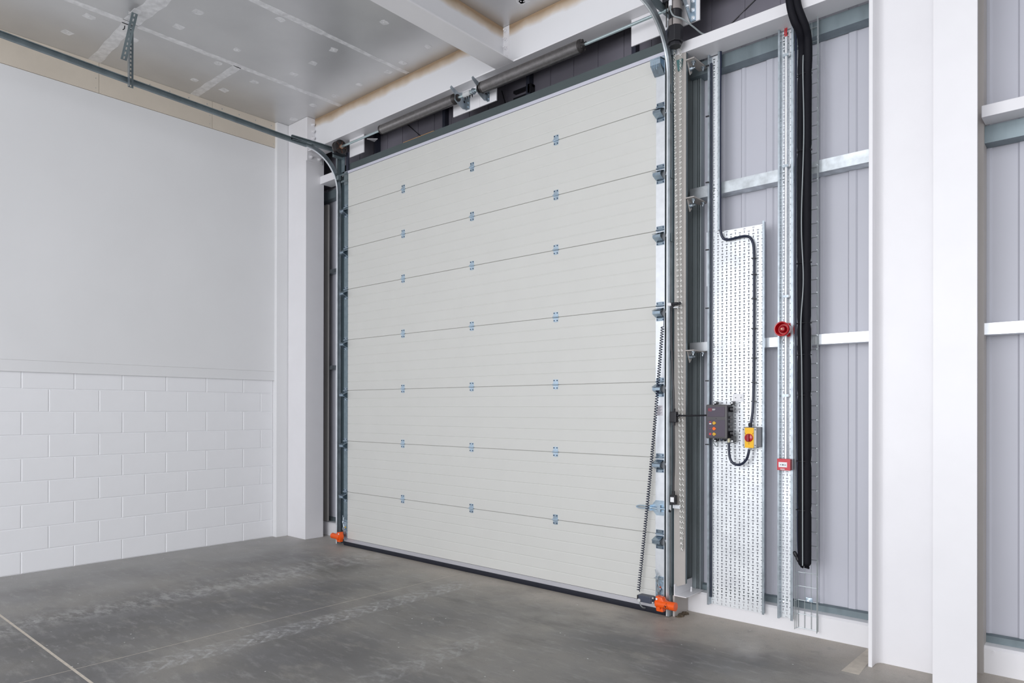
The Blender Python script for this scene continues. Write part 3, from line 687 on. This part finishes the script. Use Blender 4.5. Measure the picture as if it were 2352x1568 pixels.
part(MB().tube(smoothpath([(mx-.01, my-.055, 4.63), (mx-.005, my-.06, 4.585), (mx+.02, my-.055, 4.54), (mx+.07, my-.02, 4.515), (mx+.12, my+.06, 4.47), (2.61, .04, 4.436), (2.64, .07, 4.427)]), .006, 8), 'motor_cable', greyc, mo, smooth=True)
for dx in (-.045, .005): part(MB().cyl((mx+dx, my-.055, 4.48), (mx+dx, my-.055, 4.665), .004, 6), 'tie_rod', castm, mo)
br = base('motor_bracket', (2.56, .0, 4.6), 'slotted galvanised bracket carrying the motor on its backing plate', 'bracket')
part(MB().prism([(-.15, 4.80), (-.15, 4.69), (.0, 4.535), (.018, 4.535), (.018, 4.595), (-.095, 4.705), (-.095, 4.80)], 'x', 2.532, 2.537), 'side_plate', galv, br)
part(MB().box(2.532, 2.575, .010, .0185, 4.535, 4.80), 'mount_flange', zinc, br)
for z in (4.56, 4.62, 4.69): hexbolt('bolt', (2.556, .010, z), (0, -1, 0), .010, .012, galvb, br)
for (y, z) in ((-.12, 4.71), (-.05, 4.63)): hexbolt('bolt', (2.537, y, z), (1, 0, 0), .009, .010, galvb, br)
# hand chain
ch = base('hand_chain', (2.45, -.05, .52), 'long loop of galvanised hand chain hanging from the motor', 'chain')
def chain(pts, name):
    mb = MB(); P = [Vector(p) for p in pts]; acc = 0; out = []
    seg = [(P[i], P[i+1], (P[i+1]-P[i]).length) for i in range(len(P)-1)]
    tot = sum(s[2] for s in seg); pitch = .0205; k = 0; t = 0
    while t < tot:
        a = t
        for p, q, l in seg:
            if a <= l: c = p.lerp(q, a/l); d = (q-p).normalized(); break
            a -= l
        s1 = Vector((1, 0, 0)) if k % 2 else Vector((.25, 1, 0)); s1 = (s1 - d*s1.dot(d)).normalized()
        if k % 2: s1 = (s1+Vector((0, .35, 0))).normalized()
        s2 = d.cross(s1); ring = []
        for j in range(8):
            an = 2*PI*j/8; ring.append((c + d*math.cos(an)*.0135 + s1*math.sin(an)*.0066, d*math.cos(an)+s1*math.sin(an)))
        vs = []; fs = []
        for c2, nn in ring:
            nn = nn.normalized()
            for (u, v) in ((1, 0), (0, 1), (-1, 0), (0, -1)): vs.append(c2+nn*u*.0025+s2*v*.0025)
        for j in range(8):
            for i in range(4): fs.append((j*4+i, j*4+(i+1) % 4, ((j+1) % 8)*4+(i+1) % 4, ((j+1) % 8)*4+i))
        mb.add(vs, fs); t += pitch; k += 1
    return mb
cm = mat('chain_steel', (.72, .72, .69), .3, .75)
mbc = chain([(2.412, -.012, 4.345), (2.420, -.008, 3.5), (2.432, -.004, 2.9), (2.446, -.002, 2.07), (2.454, 0, 1.4), (2.464, 0, .74), (2.470, 0, .54)], 'a')
part(mbc, 'chain_run', cm, ch, kind='stuff')
mbc = chain([(2.464, -.012, 4.345), (2.462, -.008, 3.5), (2.464, -.004, 2.7), (2.472, -.002, 2.07), (2.480, 0, 1.4), (2.484, 0, .74), (2.474, 0, .52)], 'b')
part(mbc, 'chain_run', cm, ch, kind='stuff')
part(MB().prism([(2.428, 4.20), (2.452, 4.20), (2.462, 4.255), (2.466, 4.285), (2.416, 4.285), (2.42, 4.255)], 'y', .012, .026), 'chain_guide', mat('teal_clip', (.07, .16, .16), .5), dp, label='small teal bolt clip at the head of the post')

# ------------------------------------------------------------------ safety cable run beside the track
sl = base('pull_switch', (2.43, -.03, 2.4), 'black limit switch arm with pale gland beside the right track', 'switch')
part(MB().lathe((2.372, -.035, 2.403), (3, -.035, 2.403), [(0, .010), (.006, .015), (.02, .015), (.022, .011), (.032, .011)], 14), 'gland', whitep, sl, smooth=True)
part(MB().cyl((2.404, -.035, 2.404), (2.455, -.035, 2.404), .0115, 12), 'switch_body', black, sl, smooth=True)
part(MB().cyl((2.463, -.035, 2.404), (2.478, -.035, 2.404), .011, 12), 'switch_tip', black, sl)
part(MB().box(2.395, 2.455, -.03, .02, 2.376, 2.382), 'switch_foot', galvb, sl)
jb = base('cable_junction', (2.42, -.03, 1.54), 'black cable junction box halfway up the right track', 'junction box')
part(MB().box(2.396, 2.448, -.05, -.005, 1.500, 1.582), 'box_body', black, jb, bevel=.005)
part(MB().cyl((2.422, -.03, 1.582), (2.422, -.03, 1.606), .012, 12), 'gland', black, jb); part(MB().cyl((2.422, -.03, 1.476), (2.422, -.03, 1.50), .012, 12), 'gland', black, jb)
part(MB().cyl((2.448, -.03, 1.553), (2.468, -.03, 1.553), .009, 12), 'side_gland', black, jb)
tag(MB().tube(smoothpath([(2.468, -.03, 1.553), (2.52, .0, 1.552), (2.58, .05, 1.553), (2.635, .115, 1.556)]), .0065, 8).obj('control_cable', black, smooth=True), 'black cable running level from the junction to the control box', 'cable', 'cables at the right track')
tag(MB().tube(smoothpath([(2.422, -.03, 1.60), (2.418, -.03, 1.75), (2.405, -.03, 2.0), (2.398, -.03, 2.2), (2.398, -.03, 2.33), (2.408, -.035, 2.38), (2.43, -.035, 2.40)]), .008, 8).obj('safety_cable', black, smooth=True), 'thick black cable from the junction up to the limit switch', 'cable', 'cables at the right track')
tag(MB().tube(smoothpath([(2.422, -.03, 1.48), (2.424, -.03, 1.35), (2.425, -.03, 1.2), (2.420, -.03, 1.05), (2.420, -.03, .955)]), .0075, 8).obj('safety_cable', black, smooth=True), 'thick black cable from the junction down to the lower switch', 'cable', 'cables at the right track')
ls = base('slack_rope_switch', (2.42, -.03, .9), 'small black roller lever switch low on the right track', 'switch')
part(MB().box(2.398, 2.440, -.05, -.01, .872, .945), 'switch_body', black, ls, bevel=.004)
part(MB().cyl((2.419, -.03, .945), (2.419, -.03, .975), .012, 12), 'gland', black, ls)
part(MB().box(2.404, 2.434, -.0515, -.0495, .893, .930), 'switch_label', whitep, ls)
part(MB().box(2.402, 2.412, -.06, -.05, .83, .87), 'lever', greyp, ls)
part(MB().lathe((2.397, -.055, .825), (3, -.055, .825), [(0, .011), (.012, .011)], 14), 'lever_roller', black, ls, smooth=True)
part(MB().box(2.40, 2.46, -.005, .0, .84, .868), 'switch_foot', galvb, ls)
# coiled lead
cc = base('coiled_lead', (2.13, -.06, .15), 'thin dark coiled spring lead slanting down across the right of the door', 'cable')
A, B = Vector((2.338, -.055, 2.235)), Vector((2.128, -.055, .165))
d = B-A; n = 106*10; dn = d.normalized(); s1 = Vector((1, 0, 0)); s1 = (s1-dn*s1.dot(dn)).normalized(); s2 = dn.cross(s1)
pth = [A + d*((k/n)**1.0) + Vector((.010*math.sin(PI*k/n), 0, 0)) + (s1*math.cos(2*PI*k/10)+s2*math.sin(2*PI*k/10))*.0115 for k in range(n+1)]
part(MB().tube(pth, .0036, 5), 'coil', navy, cc, smooth=True)
part(MB().tube([(2.345, -.045, 2.31), (2.346, -.05, 2.27), (2.348, -.055, 2.235)], .0026, 5), 'lead_end', navy, cc)
gj = base('edge_sensor_box', (2.19, -.05, .1), 'slate blue plastic sensor box near the bottom right of the door', 'sensor box')
part(MB().box(2.128, 2.240, -.062, -.002, .085, .140), 'box_body', slate, gj, bevel=.006)
part(MB().box(2.236, 2.250, -.058, -.006, .088, .138), 'box_lid_edge', slate, gj, bevel=.003)
for z in (.096, .131): part(MB().cyl((2.250, -.05, z), (2.262, -.05, z), .007, 10), 'lid_screw', greyp, gj)
part(MB().lathe((2.142, -.066, .098), (2.142, -1, .098), [(-.002, .014), (.008, .014), (.010, .010)], 14), 'gland', greyp, gj, smooth=True)
part(MB().tube(smoothpath([(2.145, -.07, .095), (2.152, -.065, .065), (2.158, -.04, .04), (2.163, -.008, .030)]), .005, 8), 'sensor_wire', greyc, gj)
part(MB().box(2.120, 2.128, -.062, -.02, .088, .135), 'box_ear', black, gj)

# orange bottom safety devices
def catcher(sgn, X, label):
    o = base('cable_guard', (X, -.08, .04), label, 'guard', 'orange guards at the door foot')
    Xf = lambda a: X + a*sgn
    def pr(pts): return [(Xf(a), z) for a, z in pts]
    part(MB().prism(pr([(-.055, .170), (-.002, .163), (.008, .140), (.030, .135), (.05, .133), (.05, .085), (-.066, .085), (-.068, .125), (-.058, .140)]), 'y', -.10, -.045), 'guard_body', orange, o, bevel=.008, smooth=True)
    part(MB().cyl((Xf(-.05), -.082, .108), (Xf(.105), -.082, .110), .030, 20, .033), 'guard_barrel', orange, o, smooth=True)
    part(MB().prism(pr([(-.06, .09), (.0, .09), (.004, .052), (-.052, .052)]), 'y', -.095, -.05), 'guard_foot', orange, o, bevel=.005)
    part(MB().box(min(Xf(-.035), Xf(-.012)), max(Xf(-.035), Xf(-.012)), -.115, -.095, .076, .090), 'guard_clip', orange, o, bevel=.002)
    part(MB().cyl((Xf(-.045), -.101, .148), (Xf(-.045), -.106, .148), .008, 10), 'guard_screw', whitep, o)
    if sgn > 0:
        ti = []
        for (a, b_) in (((.012, .088), (.060, .092)), ((.060, .092), (.040, .130)), ((.040, .130), (.012, .088))):
            pts3 = []
            for a_, z_ in (a, b_):
                y = -.082 - math.sqrt(max(1e-6, .032**2-(z_-.109)**2)) - .0008; pts3.append((Xf(a_), y, z_))
            mid = ((pts3[0][0]+pts3[1][0])/2, -.082-math.sqrt(max(1e-6, .032**2-((pts3[0][2]+pts3[1][2])/2-.109)**2))-.0012, (pts3[0][2]+pts3[1][2])/2)
            ti.append([pts3[0], mid, pts3[1]])
        mbt = MB()
        for t_ in ti: mbt.tube(t_, .0012, 4)
        mbt.box(Xf(.030), Xf(.042), -.1155, -.1148, .098, .112)
        part(mbt, 'warning_triangle', mat('dark_print', (.08, .02, .01), .6), o)
    return o
catcher(1, 2.362, 'bright orange plastic cable guard at the foot of the right track')
catcher(-1, -1.870, 'bright orange plastic cable guard at the foot of the left track')

# ------------------------------------------------------------------ perforated cable trays
def slotted(mb, x0, x1, z0, z1, y, cols, unit, t=.0015, s_col=None):
    """sheet between x0..x1, z0..z1 at depth y, with a real slot pattern: upright slot and level slot in turn"""
    cw = (x1-x0)/cols
    for c in range(cols):
        a, b = x0+c*cw, x0+(c+1)*cw; mid = (a+b)/2
        off = (c % 2)*unit/2; z = z0; cuts = []
        k = math.floor((z0-off)/unit)-1
        while True:
            base_ = off + k*unit; k += 1
            for (lo, hi, hw) in ((.09, .48, .0034), (.67, .81, .0086)):
                l, h = base_+lo*unit, base_+hi*unit
                if h < z0+.002 or l < z0+.002: continue
                if h > z1-.002: break
                cuts.append((l, h, hw))
            if base_ > z1: break
        for (l, h, hw) in cuts:
            hw = min(hw, cw*.42)
            mb.add([(a, y, z), (b, y, z), (b, y, l), (a, y, l)], [(0, 1, 2, 3)])
            mb.add([(a, y, l), (mid-hw, y, l), (mid-hw, y, h), (a, y, h)], [(0, 1, 2, 3)])
            mb.add([(mid+hw, y, l), (b, y, l), (b, y, h), (mid+hw, y, h)], [(0, 1, 2, 3)])
            q = [(mid-hw, l), (mid+hw, l), (mid+hw, h), (mid-hw, h)]
            mb.add([(p[0], y, p[1]) for p in q]+[(p[0], y+t, p[1]) for p in q], [(i, (i+1) % 4, (i+1) % 4+4, i+4) for i in range(4)])
            z = h
        mb.add([(a, y, z), (b, y, z), (b, y, z1), (a, y, z1)], [(0, 1, 2, 3)])
    return mb
YT = .235
trm = mat('tray_zinc', (.86, .89, .92), .42, .5, var=.10, vscale=7)
t1 = base('cable_tray', (2.81, .22, .10), 'wide perforated galvanised cable tray standing behind the control box', 'cable tray')
part(slotted(MB(), 2.603, 3.018, .095, 2.968, YT, 12, .0475), 'tray_base', trm, t1)
part(MB().box(2.596, 2.603, .19, YT+.002, .095, 2.968).box(2.590, 2.603, .187, .19, .095, 2.968), 'tray_flange', galv, t1)
part(MB().box(3.018, 3.022, .19, YT+.002, .102, 2.980).box(3.018, 3.034, .187, .19, .102, 2.980), 'tray_flange', galv, t1)
part(MB().box(2.585, 2.5895, .185, .235, 2.55, 2.965), 'coupler_plate', galvb, t1)
t2 = base('cable_tray', (2.64, .22, 2.97), 'narrow perforated tray rising from the wide tray to the box rail', 'cable tray')
part(slotted(MB(), 2.603, 2.672, 2.970, 4.333, YT, 2, .0475), 'tray_base', trm, t2)
part(MB().box(2.597, 2.603, .19, YT+.002, 2.97, 4.333).box(2.590, 2.603, .187, .19, 2.97, 4.333), 'tray_flange', galv, t2)
mb = slotted(MB(), .192, .234, 2.970, 4.333, 0, 1, .0475, .001); mb.v = [(2.672+v[1], v[0], v[2]) for v in mb.v]
part(mb, 'side_flange', trm, t2); part(MB().box(2.672, 2.688, .187, .19, 2.97, 4.333), 'tray_lip', galv, t2)
t3 = base('cable_tray', (3.18, .22, .10), 'tall narrow perforated tray carrying the red sounder and call point', 'cable tray')
part(slotted(MB(), 3.142, 3.222, .098, 4.333, YT, 3, .0475), 'tray_base', trm, t3)
part(MB().box(3.136, 3.142, .19, YT+.002, .098, 4.333).box(3.130, 3.142, .187, .19, .098, 4.333), 'tray_flange', galv, t3)
mb = slotted(MB(), .192, .234, .098, 4.333, 0, 1, .0475, .001); mb.v = [(3.222+v[1], v[0], v[2]) for v in mb.v]
part(mb, 'side_flange', trm, t3); part(MB().box(3.222, 3.240, .187, .19, .098, 4.333), 'tray_lip', galv, t3)
for t_, ps in ((t1, ((2.69, 2.955), (2.63, 2.09), (2.99, 2.09))), (t2, ((2.63, 3.30),)), (t3, ((3.155, 2.09), (3.21, 3.31), (3.155, .21)))):
    for x, z in ps: part(MB().lathe((x, YT, z), (x, 0, z), [(0, .011), (.003, .010), (.006, .005)], 12), 'tray_bolt', galvb, t_, smooth=True)

ORD = ['topmost', 'second from the top', 'third from the top', 'fourth from the top', 'fifth from the top', 'sixth from the top', 'seventh from the top', 'lowest']
# wire basket tray
bt = base('basket_tray', (3.33, .2, .04), 'galvanised wire basket tray behind the black insulated pipes', 'basket tray')
wm = mat('basket_wire', (.62, .68, .69), .3, .75)
for x, y in ((3.262, YT), (3.256, .205), (3.252, .185), (3.305, YT), (3.350, YT), (3.395, YT), (3.400, .205), (3.403, .185)):
    part(MB().cyl((x, y, .045), (x, y, 4.333), .0024, 6), 'long_wire', wm, bt)
z = .05
while z < 4.32:
    part(MB().tube([(3.252, .183, z), (3.256, .208, z), (3.262, YT-.004, z), (3.30, YT-.004, z), (3.36, YT-.004, z), (3.394, YT-.004, z), (3.400, .208, z), (3.403, .183, z)], .0024, 5), 'cross_wire', wm, bt); z += .0985
part(MB().box(3.318, 3.362, .215, .232, .245, .275), 'basket_clamp', zinc, bt, bevel=.003)
part(MB().cyl((3.34, .215, .26), (3.34, .20, .26), .009, 8), 'clamp_bolt', galvb, bt)

# insulated pipes
def pipe(pts, r, lab, z_ties):
    P = smoothpath(pts, 14)
    def rad(k):
        z = P[k].z; q = r
        for zt in z_ties:
            q = min(q, r*(.80+.20*min(1, abs(z-zt)/.035)))
        return q
    # dense resample so the pinches show
    Q = [P[0]]
    for p in P[1:]:
        n_ = max(1, int((p-Q[-1]).length/(.018 if p.z > .56 else .004))); a = Q[-1].copy()
        for i in range(1, n_+1): Q.append(a.lerp(p, i/n_))
    def rad2(k):
        z = Q[k].z; q = r
        for zt in z_ties: q = min(q, r*(.80+.20*min(1, abs(z-zt)/.035)))
        e = (Q[k]-Q[-1]).length
        if e < r: q = r*math.sqrt(max(.04, 1-(1-e/r)**2))
        return q
    o = MB().tube(Q, rad2, 14).obj('insulated_pipe', foam, smooth=True); tag(o, lab, 'pipe', 'black insulated pipe pair')
    return o
ties = [3.93, 3.40, 2.62, 2.20, 1.98, 1.70, 1.24, .90]
pl_ = pipe([(3.294, -.06, 4.745), (3.294, -.06, 4.45), (3.302, -.055, 4.33), (3.320, -.035, 4.24), (3.336, .02, 4.18), (3.330, .09, 4.12), (3.312, .14, 4.02), (3.305, .15, 3.9), (3.303, .15, 3.2), (3.306, .15, 2.2), (3.310, .15, 1.4), (3.313, .15, .60), (3.318, .15, .505)], .025, 'left one of the two thick black insulated pipes', ties)
pr_ = pipe([(3.330, -.035, 4.745), (3.330, -.035, 4.45), (3.338, -.03, 4.34), (3.358, -.01, 4.26), (3.372, .03, 4.20), (3.372, .08, 4.14), (3.362, .12, 4.03), (3.356, .13, 3.9), (3.354, .13, 3.2), (3.352, .13, 2.2), (3.356, .13, 1.4), (3.356, .13, .60), (3.352, .13, .515)], .028, 'right one of the two thick black insulated pipes', ties)
tag(MB().tube(smoothpath([(3.335, .115, 4.14), (3.332, .105, 3.95), (3.340, .100, 3.5), (3.325, .100, 2.9), (3.338, .100, 2.5), (3.322, .100, 2.2), (3.328, .10, 1.9), (3.334, .10, 1.2), (3.335, .10, .78), (3.334, .105, .60), (3.334, .105, .52)]), .0042, 8).obj('grey_cable', greyc, smooth=True), 'thin grey cable strapped between the two black pipes', 'cable')
for zi, z in enumerate(ties):
    tb = MB(); n = 20
    tb.tube([(3.330+.051*math.cos(2*PI*k/n), .139+.033*math.sin(2*PI*k/n), z) for k in range(n+1)], .003, 5)
    tag(tb.obj('cable_tie', black), ORD[zi] + ' black cable tie pinching the insulated pipe pair', 'cable tie', 'black ties around the pipes')
tag(MB().tube(smoothpath([(3.262, .17, 4.333), (3.262, .17, 3.5), (3.260, .17, 2.6), (3.266, .17, 1.9), (3.276, .17, 1.2), (3.278, .17, .9), (3.282, .165, .66), (3.296, .15, .56), (3.310, .15, .51)]), .0068, 8).obj('power_cable', navy, smooth=True), 'dark blue black cable tied inside the left edge of the basket tray', 'cable')
tag(MB().lathe((3.256, .16, .60), (3.30, .15, .53), [(0, .008), (.008, .014), (.03, .014), (.04, .010), (.055, .014), (.075, .014), (.085, .008)], 10).obj('cable_gland', black, smooth=True), 'dark gland at the foot of the cable in the basket tray', 'gland')
# conduit in the third tray
cd = base('conduit', (3.178, .2, 1.2), 'galvanised conduit tube running up the tall narrow tray', 'conduit')
part(MB().cyl((3.183, .205, 1.235), (3.183, .205, 4.272), .0118, 16), 'tube', galvb, cd, smooth=True)
for z in (4.14, 3.345, 2.41, 1.70): part(MB().lathe((3.203, .21, z), (3.203, 0, z), [(0, .010), (.012, .010), (.016, .005)], 12), 'saddle_screw', whitep, cd, smooth=True); part(MB().box(3.160, 3.206, .19, .222, z-.009, z+.009), 'saddle', galv, cd)
rw = base('red_wires', (3.17, .2, 4.16), 'short loop of bright red fire alarm cable at the tray top', 'cable')
for dx in (-.005, .006): part(MB().tube(smoothpath([(3.182+dx, .203, 4.272), (3.180+dx, .198, 4.30), (3.181+dx, .198, 4.325), (3.182+dx, .200, 4.333)]), .0045, 8), 'red_cable', red, rw, smooth=True)
# power lead on the trays
P = [(2.689, .20, 4.333), (2.686, .20, 4.0), (2.686, .20, 3.4), (2.688, .20, 3.03), (2.692, .205, 2.945), (2.712, .21, 2.902), (2.748, .212, 2.890), (2.80, .212, 2.892), (2.86, .212, 2.896), (2.905, .212, 2.886), (2.932, .212, 2.850), (2.944, .212, 2.79), (2.947, .212, 2.6), (2.945, .212, 1.9), (2.942, .205, 1.62), (2.935, .195, 1.52), (2.930, .185, 1.47)]
tag(MB().tube(smoothpath(P, 6), .0095, 10).obj('armoured_cable', navy, smooth=True), 'dark armoured cable bending across the tray top down to the isolator', 'cable')
P = [(2.776, .16, 1.352), (2.777, .16, 1.30), (2.783, .16, 1.245), (2.802, .16, 1.205), (2.838, .16, 1.188), (2.880, .16, 1.198), (2.912, .16, 1.232), (2.927, .16, 1.275), (2.930, .165, 1.305)]
tag(MB().tube(smoothpath(P, 6), .0095, 10).obj('armoured_cable', navy, smooth=True), 'dark armoured cable looping from the control box to the isolator', 'cable')
tag(MB().tube(smoothpath([(2.609, .218, 4.28), (2.610, .218, 3.0), (2.609, .218, 1.8), (2.610, .218, .9), (2.610, .218, .15)]), .0055, 8).obj('edge_cable', navy, smooth=True), 'dark cable running down the left flange of the wide tray', 'cable')
for zi, z in enumerate((4.25, 3.86, 3.35, 2.83, 2.38, 1.82, 1.33)):
    tag(MB().box(2.578, 2.604, .176, .1868, z-.004, z+.004).obj('cable_tie', black), ORD[zi] + ' black cable tie on the left flange of the trays', 'cable tie', 'black ties on the tray flange')
for zi, z in enumerate((2.72, 2.60, 2.42, 2.20, 1.98, 1.80, 1.66)):
    tag(MB().box(2.930, 2.962, .198, .226, z-.003, z+.003).obj('cable_tie', black), ORD[zi] + ' black cable tie holding the armoured cable to the wide tray', 'cable tie', 'black ties on the armoured cable')

# ------------------------------------------------------------------ control box
cb_ = base('control_box', (2.70, .15, 1.38), 'charcoal door control box with three orange push buttons', 'control box')
part(MB().box(2.622, 2.786, .118, .205, 1.382, 1.634), 'housing', black, cb_, bevel=.010)
part(MB().box(2.620, 2.788, .098, .120, 1.380, 1.636), 'lid', dgrey, cb_, bevel=.010)
part(MB().box(2.636, 2.772, .0955, .0985, 1.545, 1.618), 'upper_label', plum, cb_, bevel=.001)
part(MB().box(2.634, 2.774, .0955, .0985, 1.395, 1.520), 'lower_label', plum, cb_, bevel=.001)
for k, z in enumerate((1.497, 1.455, 1.414)):
    bt_ = part(MB().lathe((2.689, .0955, z), (2.689, -1, z), [(0, .0125), (.004, .0125), (.006, .010)], 20).prism([(2.695, z-.010), (2.7065, z), (2.695, z+.010)], 'y', .090, .0955), 'push_button', yellow if k != 1 else mat('red_orange_plastic', (.95, .17, .02), .4), cb_)
    q = MB()
    for j in range(16):
        a0, a1 = 2*PI*j/16, 2*PI*(j+1)/16; r0, r1 = .0100, .0115
        q.add([(2.689+r0*math.cos(a0), .0890, z+r0*math.sin(a0)), (2.689+r1*math.cos(a0), .0890, z+r1*math.sin(a0)), (2.689+r1*math.cos(a1), .0890, z+r1*math.sin(a1)), (2.689+r0*math.cos(a1), .0890, z+r0*math.sin(a1))], [(0, 1, 2, 3)])
    if k != 1:
        s_ = 1 if k == 0 else -1
        q.prism([(2.684, z-.002*s_), (2.694, z-.002*s_), (2.689, z+.005*s_)], 'y', .0885, .0892)
    else: q.box(2.686, 2.692, .0885, .0892, z-.003, z+.003)
    part(q, 'button_symbol', dgrey if k != 1 else orange, cb_)
part(MB().box(2.650, 2.666, .0945, .0958, 1.501, 1.507), 'door_pictogram', redm, cb_); part(MB().box(2.650, 2.667, .0945, .0958, 1.488, 1.495), 'door_pictogram', whitep, cb_)
part(MB().box(2.653, 2.664, .0945, .0958, 1.455, 1.457), 'stop_pictogram', redm, cb_); part(MB().box(2.650, 2.666, .0945, .0958, 1.407, 1.422), 'door_pictogram', redm, cb_)
q = MB()
for j in range(20):
    a0, a1 = 2*PI*j/20, 2*PI*(j+1)/20
    for r0, r1 in ((.0105, .012), (.0045, .006)):
        q.add([(2.660+r*math.cos(a), .0950, 1.597+r*math.sin(a)) for r, a in ((r0, a0), (r1, a0), (r1, a1), (r0, a1))], [(0, 1, 2, 3)])
q.box(2.643, 2.6445, .0945, .0955, 1.588, 1.606).box(2.648, 2.6495, .0945, .0955, 1.586, 1.608)
part(q, 'red_emblem', mat('emblem_red', (.55, .03, .05), .5), cb_)
part(MB().box(2.674, 2.698, .0945, .0955, 1.598, 1.604).box(2.674, 2.694, .0945, .0955, 1.593, 1.596), 'white_print', mat('faint_white_print', (.5, .5, .52), .5), cb_)
part(MB().prism([(2.699, 1.528), (2.707, 1.528), (2.703, 1.536)], 'y', .0972, .0985), 'indicator', black, cb_)
for x, z in ((2.668, 1.650), (2.80, 1.648), (2.668, 1.362), (2.803, 1.362)):
    lug = part(MB().box(x-.009, x+.009, .16, .20, min(z, 1.50 if z > 1.5 else 1.39)-.0 if z < 1.5 else 1.63, z if z > 1.5 else 1.40).cyl((x, .16, z), (x, .20, z), .0125, 14), 'mount_lug', black, cb_)
    part(MB().lathe((x, .16, z), (x, 0, z), [(0, .0085), (.003, .0085), (.006, .005)], 12), 'lug_screw', galvb, cb_, smooth=True)
for z in (1.60, 1.42): part(MB().cyl((2.786, .165, z), (2.808, .17, z), .019, 16), 'side_gland', black, cb_)
for z in (1.54, 1.51, 1.47): part(MB().box(2.784, 2.796, .15, .19, z-.010, z+.010), 'hinge_knuckle', dgrey, cb_, bevel=.003)
for x in (2.690, 2.722, 2.750): part(MB().lathe((x, .155, 1.384), (x, .155, 0), [(0, .011), (.01, .012), (.02, .010), (.024, .006)], 12), 'bottom_gland', slate if x == 2.722 else black, cb_, smooth=True)
part(MB().cyl((2.776, .16, 1.352), (2.776, .16, 1.384), .0105, 12), 'brass_gland', mat('pale_brass', (.62, .58, .42), .35, .6), cb_)
tag(MB().tube(smoothpath([(2.690, .155, 1.362), (2.690, .16, 1.335), (2.684, .17, 1.322), (2.670, .18, 1.318), (2.655, .19, 1.325), (2.642, .19, 1.345), (2.636, .19, 1.37)]), .0032, 8).obj('thin_lead', greyc, smooth=True), 'thin grey lead looping under the control box', 'cable')

iso = base('isolator_switch', (2.95, .18, 1.32), 'yellow isolator with red rotary knob right of the control box', 'isolator')
part(MB().box(2.888, 3.018, .165, .232, 1.325, 1.470), 'housing', mgrey, iso, bevel=.004)
part(MB().box(2.886, 2.990, .150, .167, 1.323, 1.466), 'cover', greyp, iso, bevel=.003)
part(MB().box(2.906, 2.972, .143, .151, 1.318, 1.466), 'yellow_plate', yellow, iso, bevel=.001)
part(MB().lathe((2.938, .143, 1.392), (2.938, -1, 1.392), [(0, .0305), (.010, .0295), (.012, .026)], 28), 'rotary_knob', red, iso, smooth=True)
part(MB().box(2.929, 2.947, .112, .132, 1.365, 1.419), 'knob_grip', mat('dark_red_plastic', (.32, .004, .01), .3), iso, bevel=.003)
for x, z in ((2.893, 1.452), (2.982, 1.452), (2.893, 1.337), (2.982, 1.337)): part(MB().cyl((x, .150, z), (x, .147, z), .0042, 10), 'cover_screw', slate, iso)
q = MB()
for a in (PI*.5-.75, PI*.5+.75, -PI/2):
    c, s_ = math.cos(a), math.sin(a); q.tube([(2.938+c*.034, .1425, 1.392+s_*.034), (2.938+c*.050, .1425, 1.392+s_*.050)], .0012, 4)
part(q, 'position_marks', black, iso)
part(MB().cyl((2.931, .185, 1.325), (2.931, .18, 1.300), .0115, 12), 'bottom_gland', greyp, iso); part(MB().cyl((2.931, .185, 1.468), (2.931, .185, 1.50), .013, 12), 'top_gland', black, iso)
wp = base('label_plate', (2.82, .23, 1.69), 'small white blank plate screwed on the tray above the control box', 'plate')
part(MB().box(2.778, 2.862, .226, .2335, 1.662, 1.716), 'plate_face', whitep, wp, bevel=.001)
for x in (2.800, 2.842): part(MB().cyl((x, .226, 1.689), (x, .2245, 1.689), .0045, 10), 'plate_screw', mgrey, wp)

# red sounder
so = base('fire_sounder', (3.18, .15, 2.17), 'round red fire alarm sounder on the tall narrow tray', 'alarm sounder')
cx, cz = 3.185, 2.170
part(MB().cyl((cx+.008, .20, cz), (cx+.008, .232, cz), .050, 24), 'sounder_base', red, so, smooth=True)
part(MB().lathe((cx, .205, cz), (cx, 0, cz), [(0, .045), (.035, .044), (.06, .049), (.095, .053), (.099, .051), (.098, .045), (.075, .040), (.055, .036)], 32), 'sounder_horn', red, so, smooth=True)
part(MB().lathe((cx, .150, cz), (cx, 0, cz), [(0, .026), (.02, .025), (.032, .018), (.036, .008)], 24), 'sounder_core', MATS['dark_red_plastic'], so, smooth=True)
part(MB().lathe((cx, .116, cz), (cx, 0, cz), [(0, .009), (.004, .006)], 12), 'sounder_led', copper, so, smooth=True)
mc = base('call_point', (3.19, .17, 1.168), 'red manual fire call point with white pane, low on the narrow tray', 'call point')
part(MB().box(3.144, 3.236, .140, .160, 1.168, 1.250), 'front_cover', redm, mc, bevel=.003)
part(MB().box(3.146, 3.236, .160, .200, 1.170, 1.248), 'housing', MATS['dark_red_plastic'], mc, bevel=.003)
part(MB().box(3.148, 3.234, .200, .232, 1.172, 1.246), 'back_box', mgrey, mc)
part(MB().box(3.156, 3.215, .1375, .1405, 1.190, 1.226), 'glass_pane', whitep, mc)
part(MB().box(3.166, 3.174, .1368, .1376, 1.205, 1.2095).box(3.180, 3.192, .1368, .1376, 1.2035, 1.2105).box(3.197, 3.207, .1368, .1376, 1.2045, 1.209), 'press_marks', black, mc)
part(MB().box(3.168, 3.198, .138, .1405, 1.1725, 1.1800), 'white_print', mat('faint_white_print2', (.7, .62, .62), .5), mc)
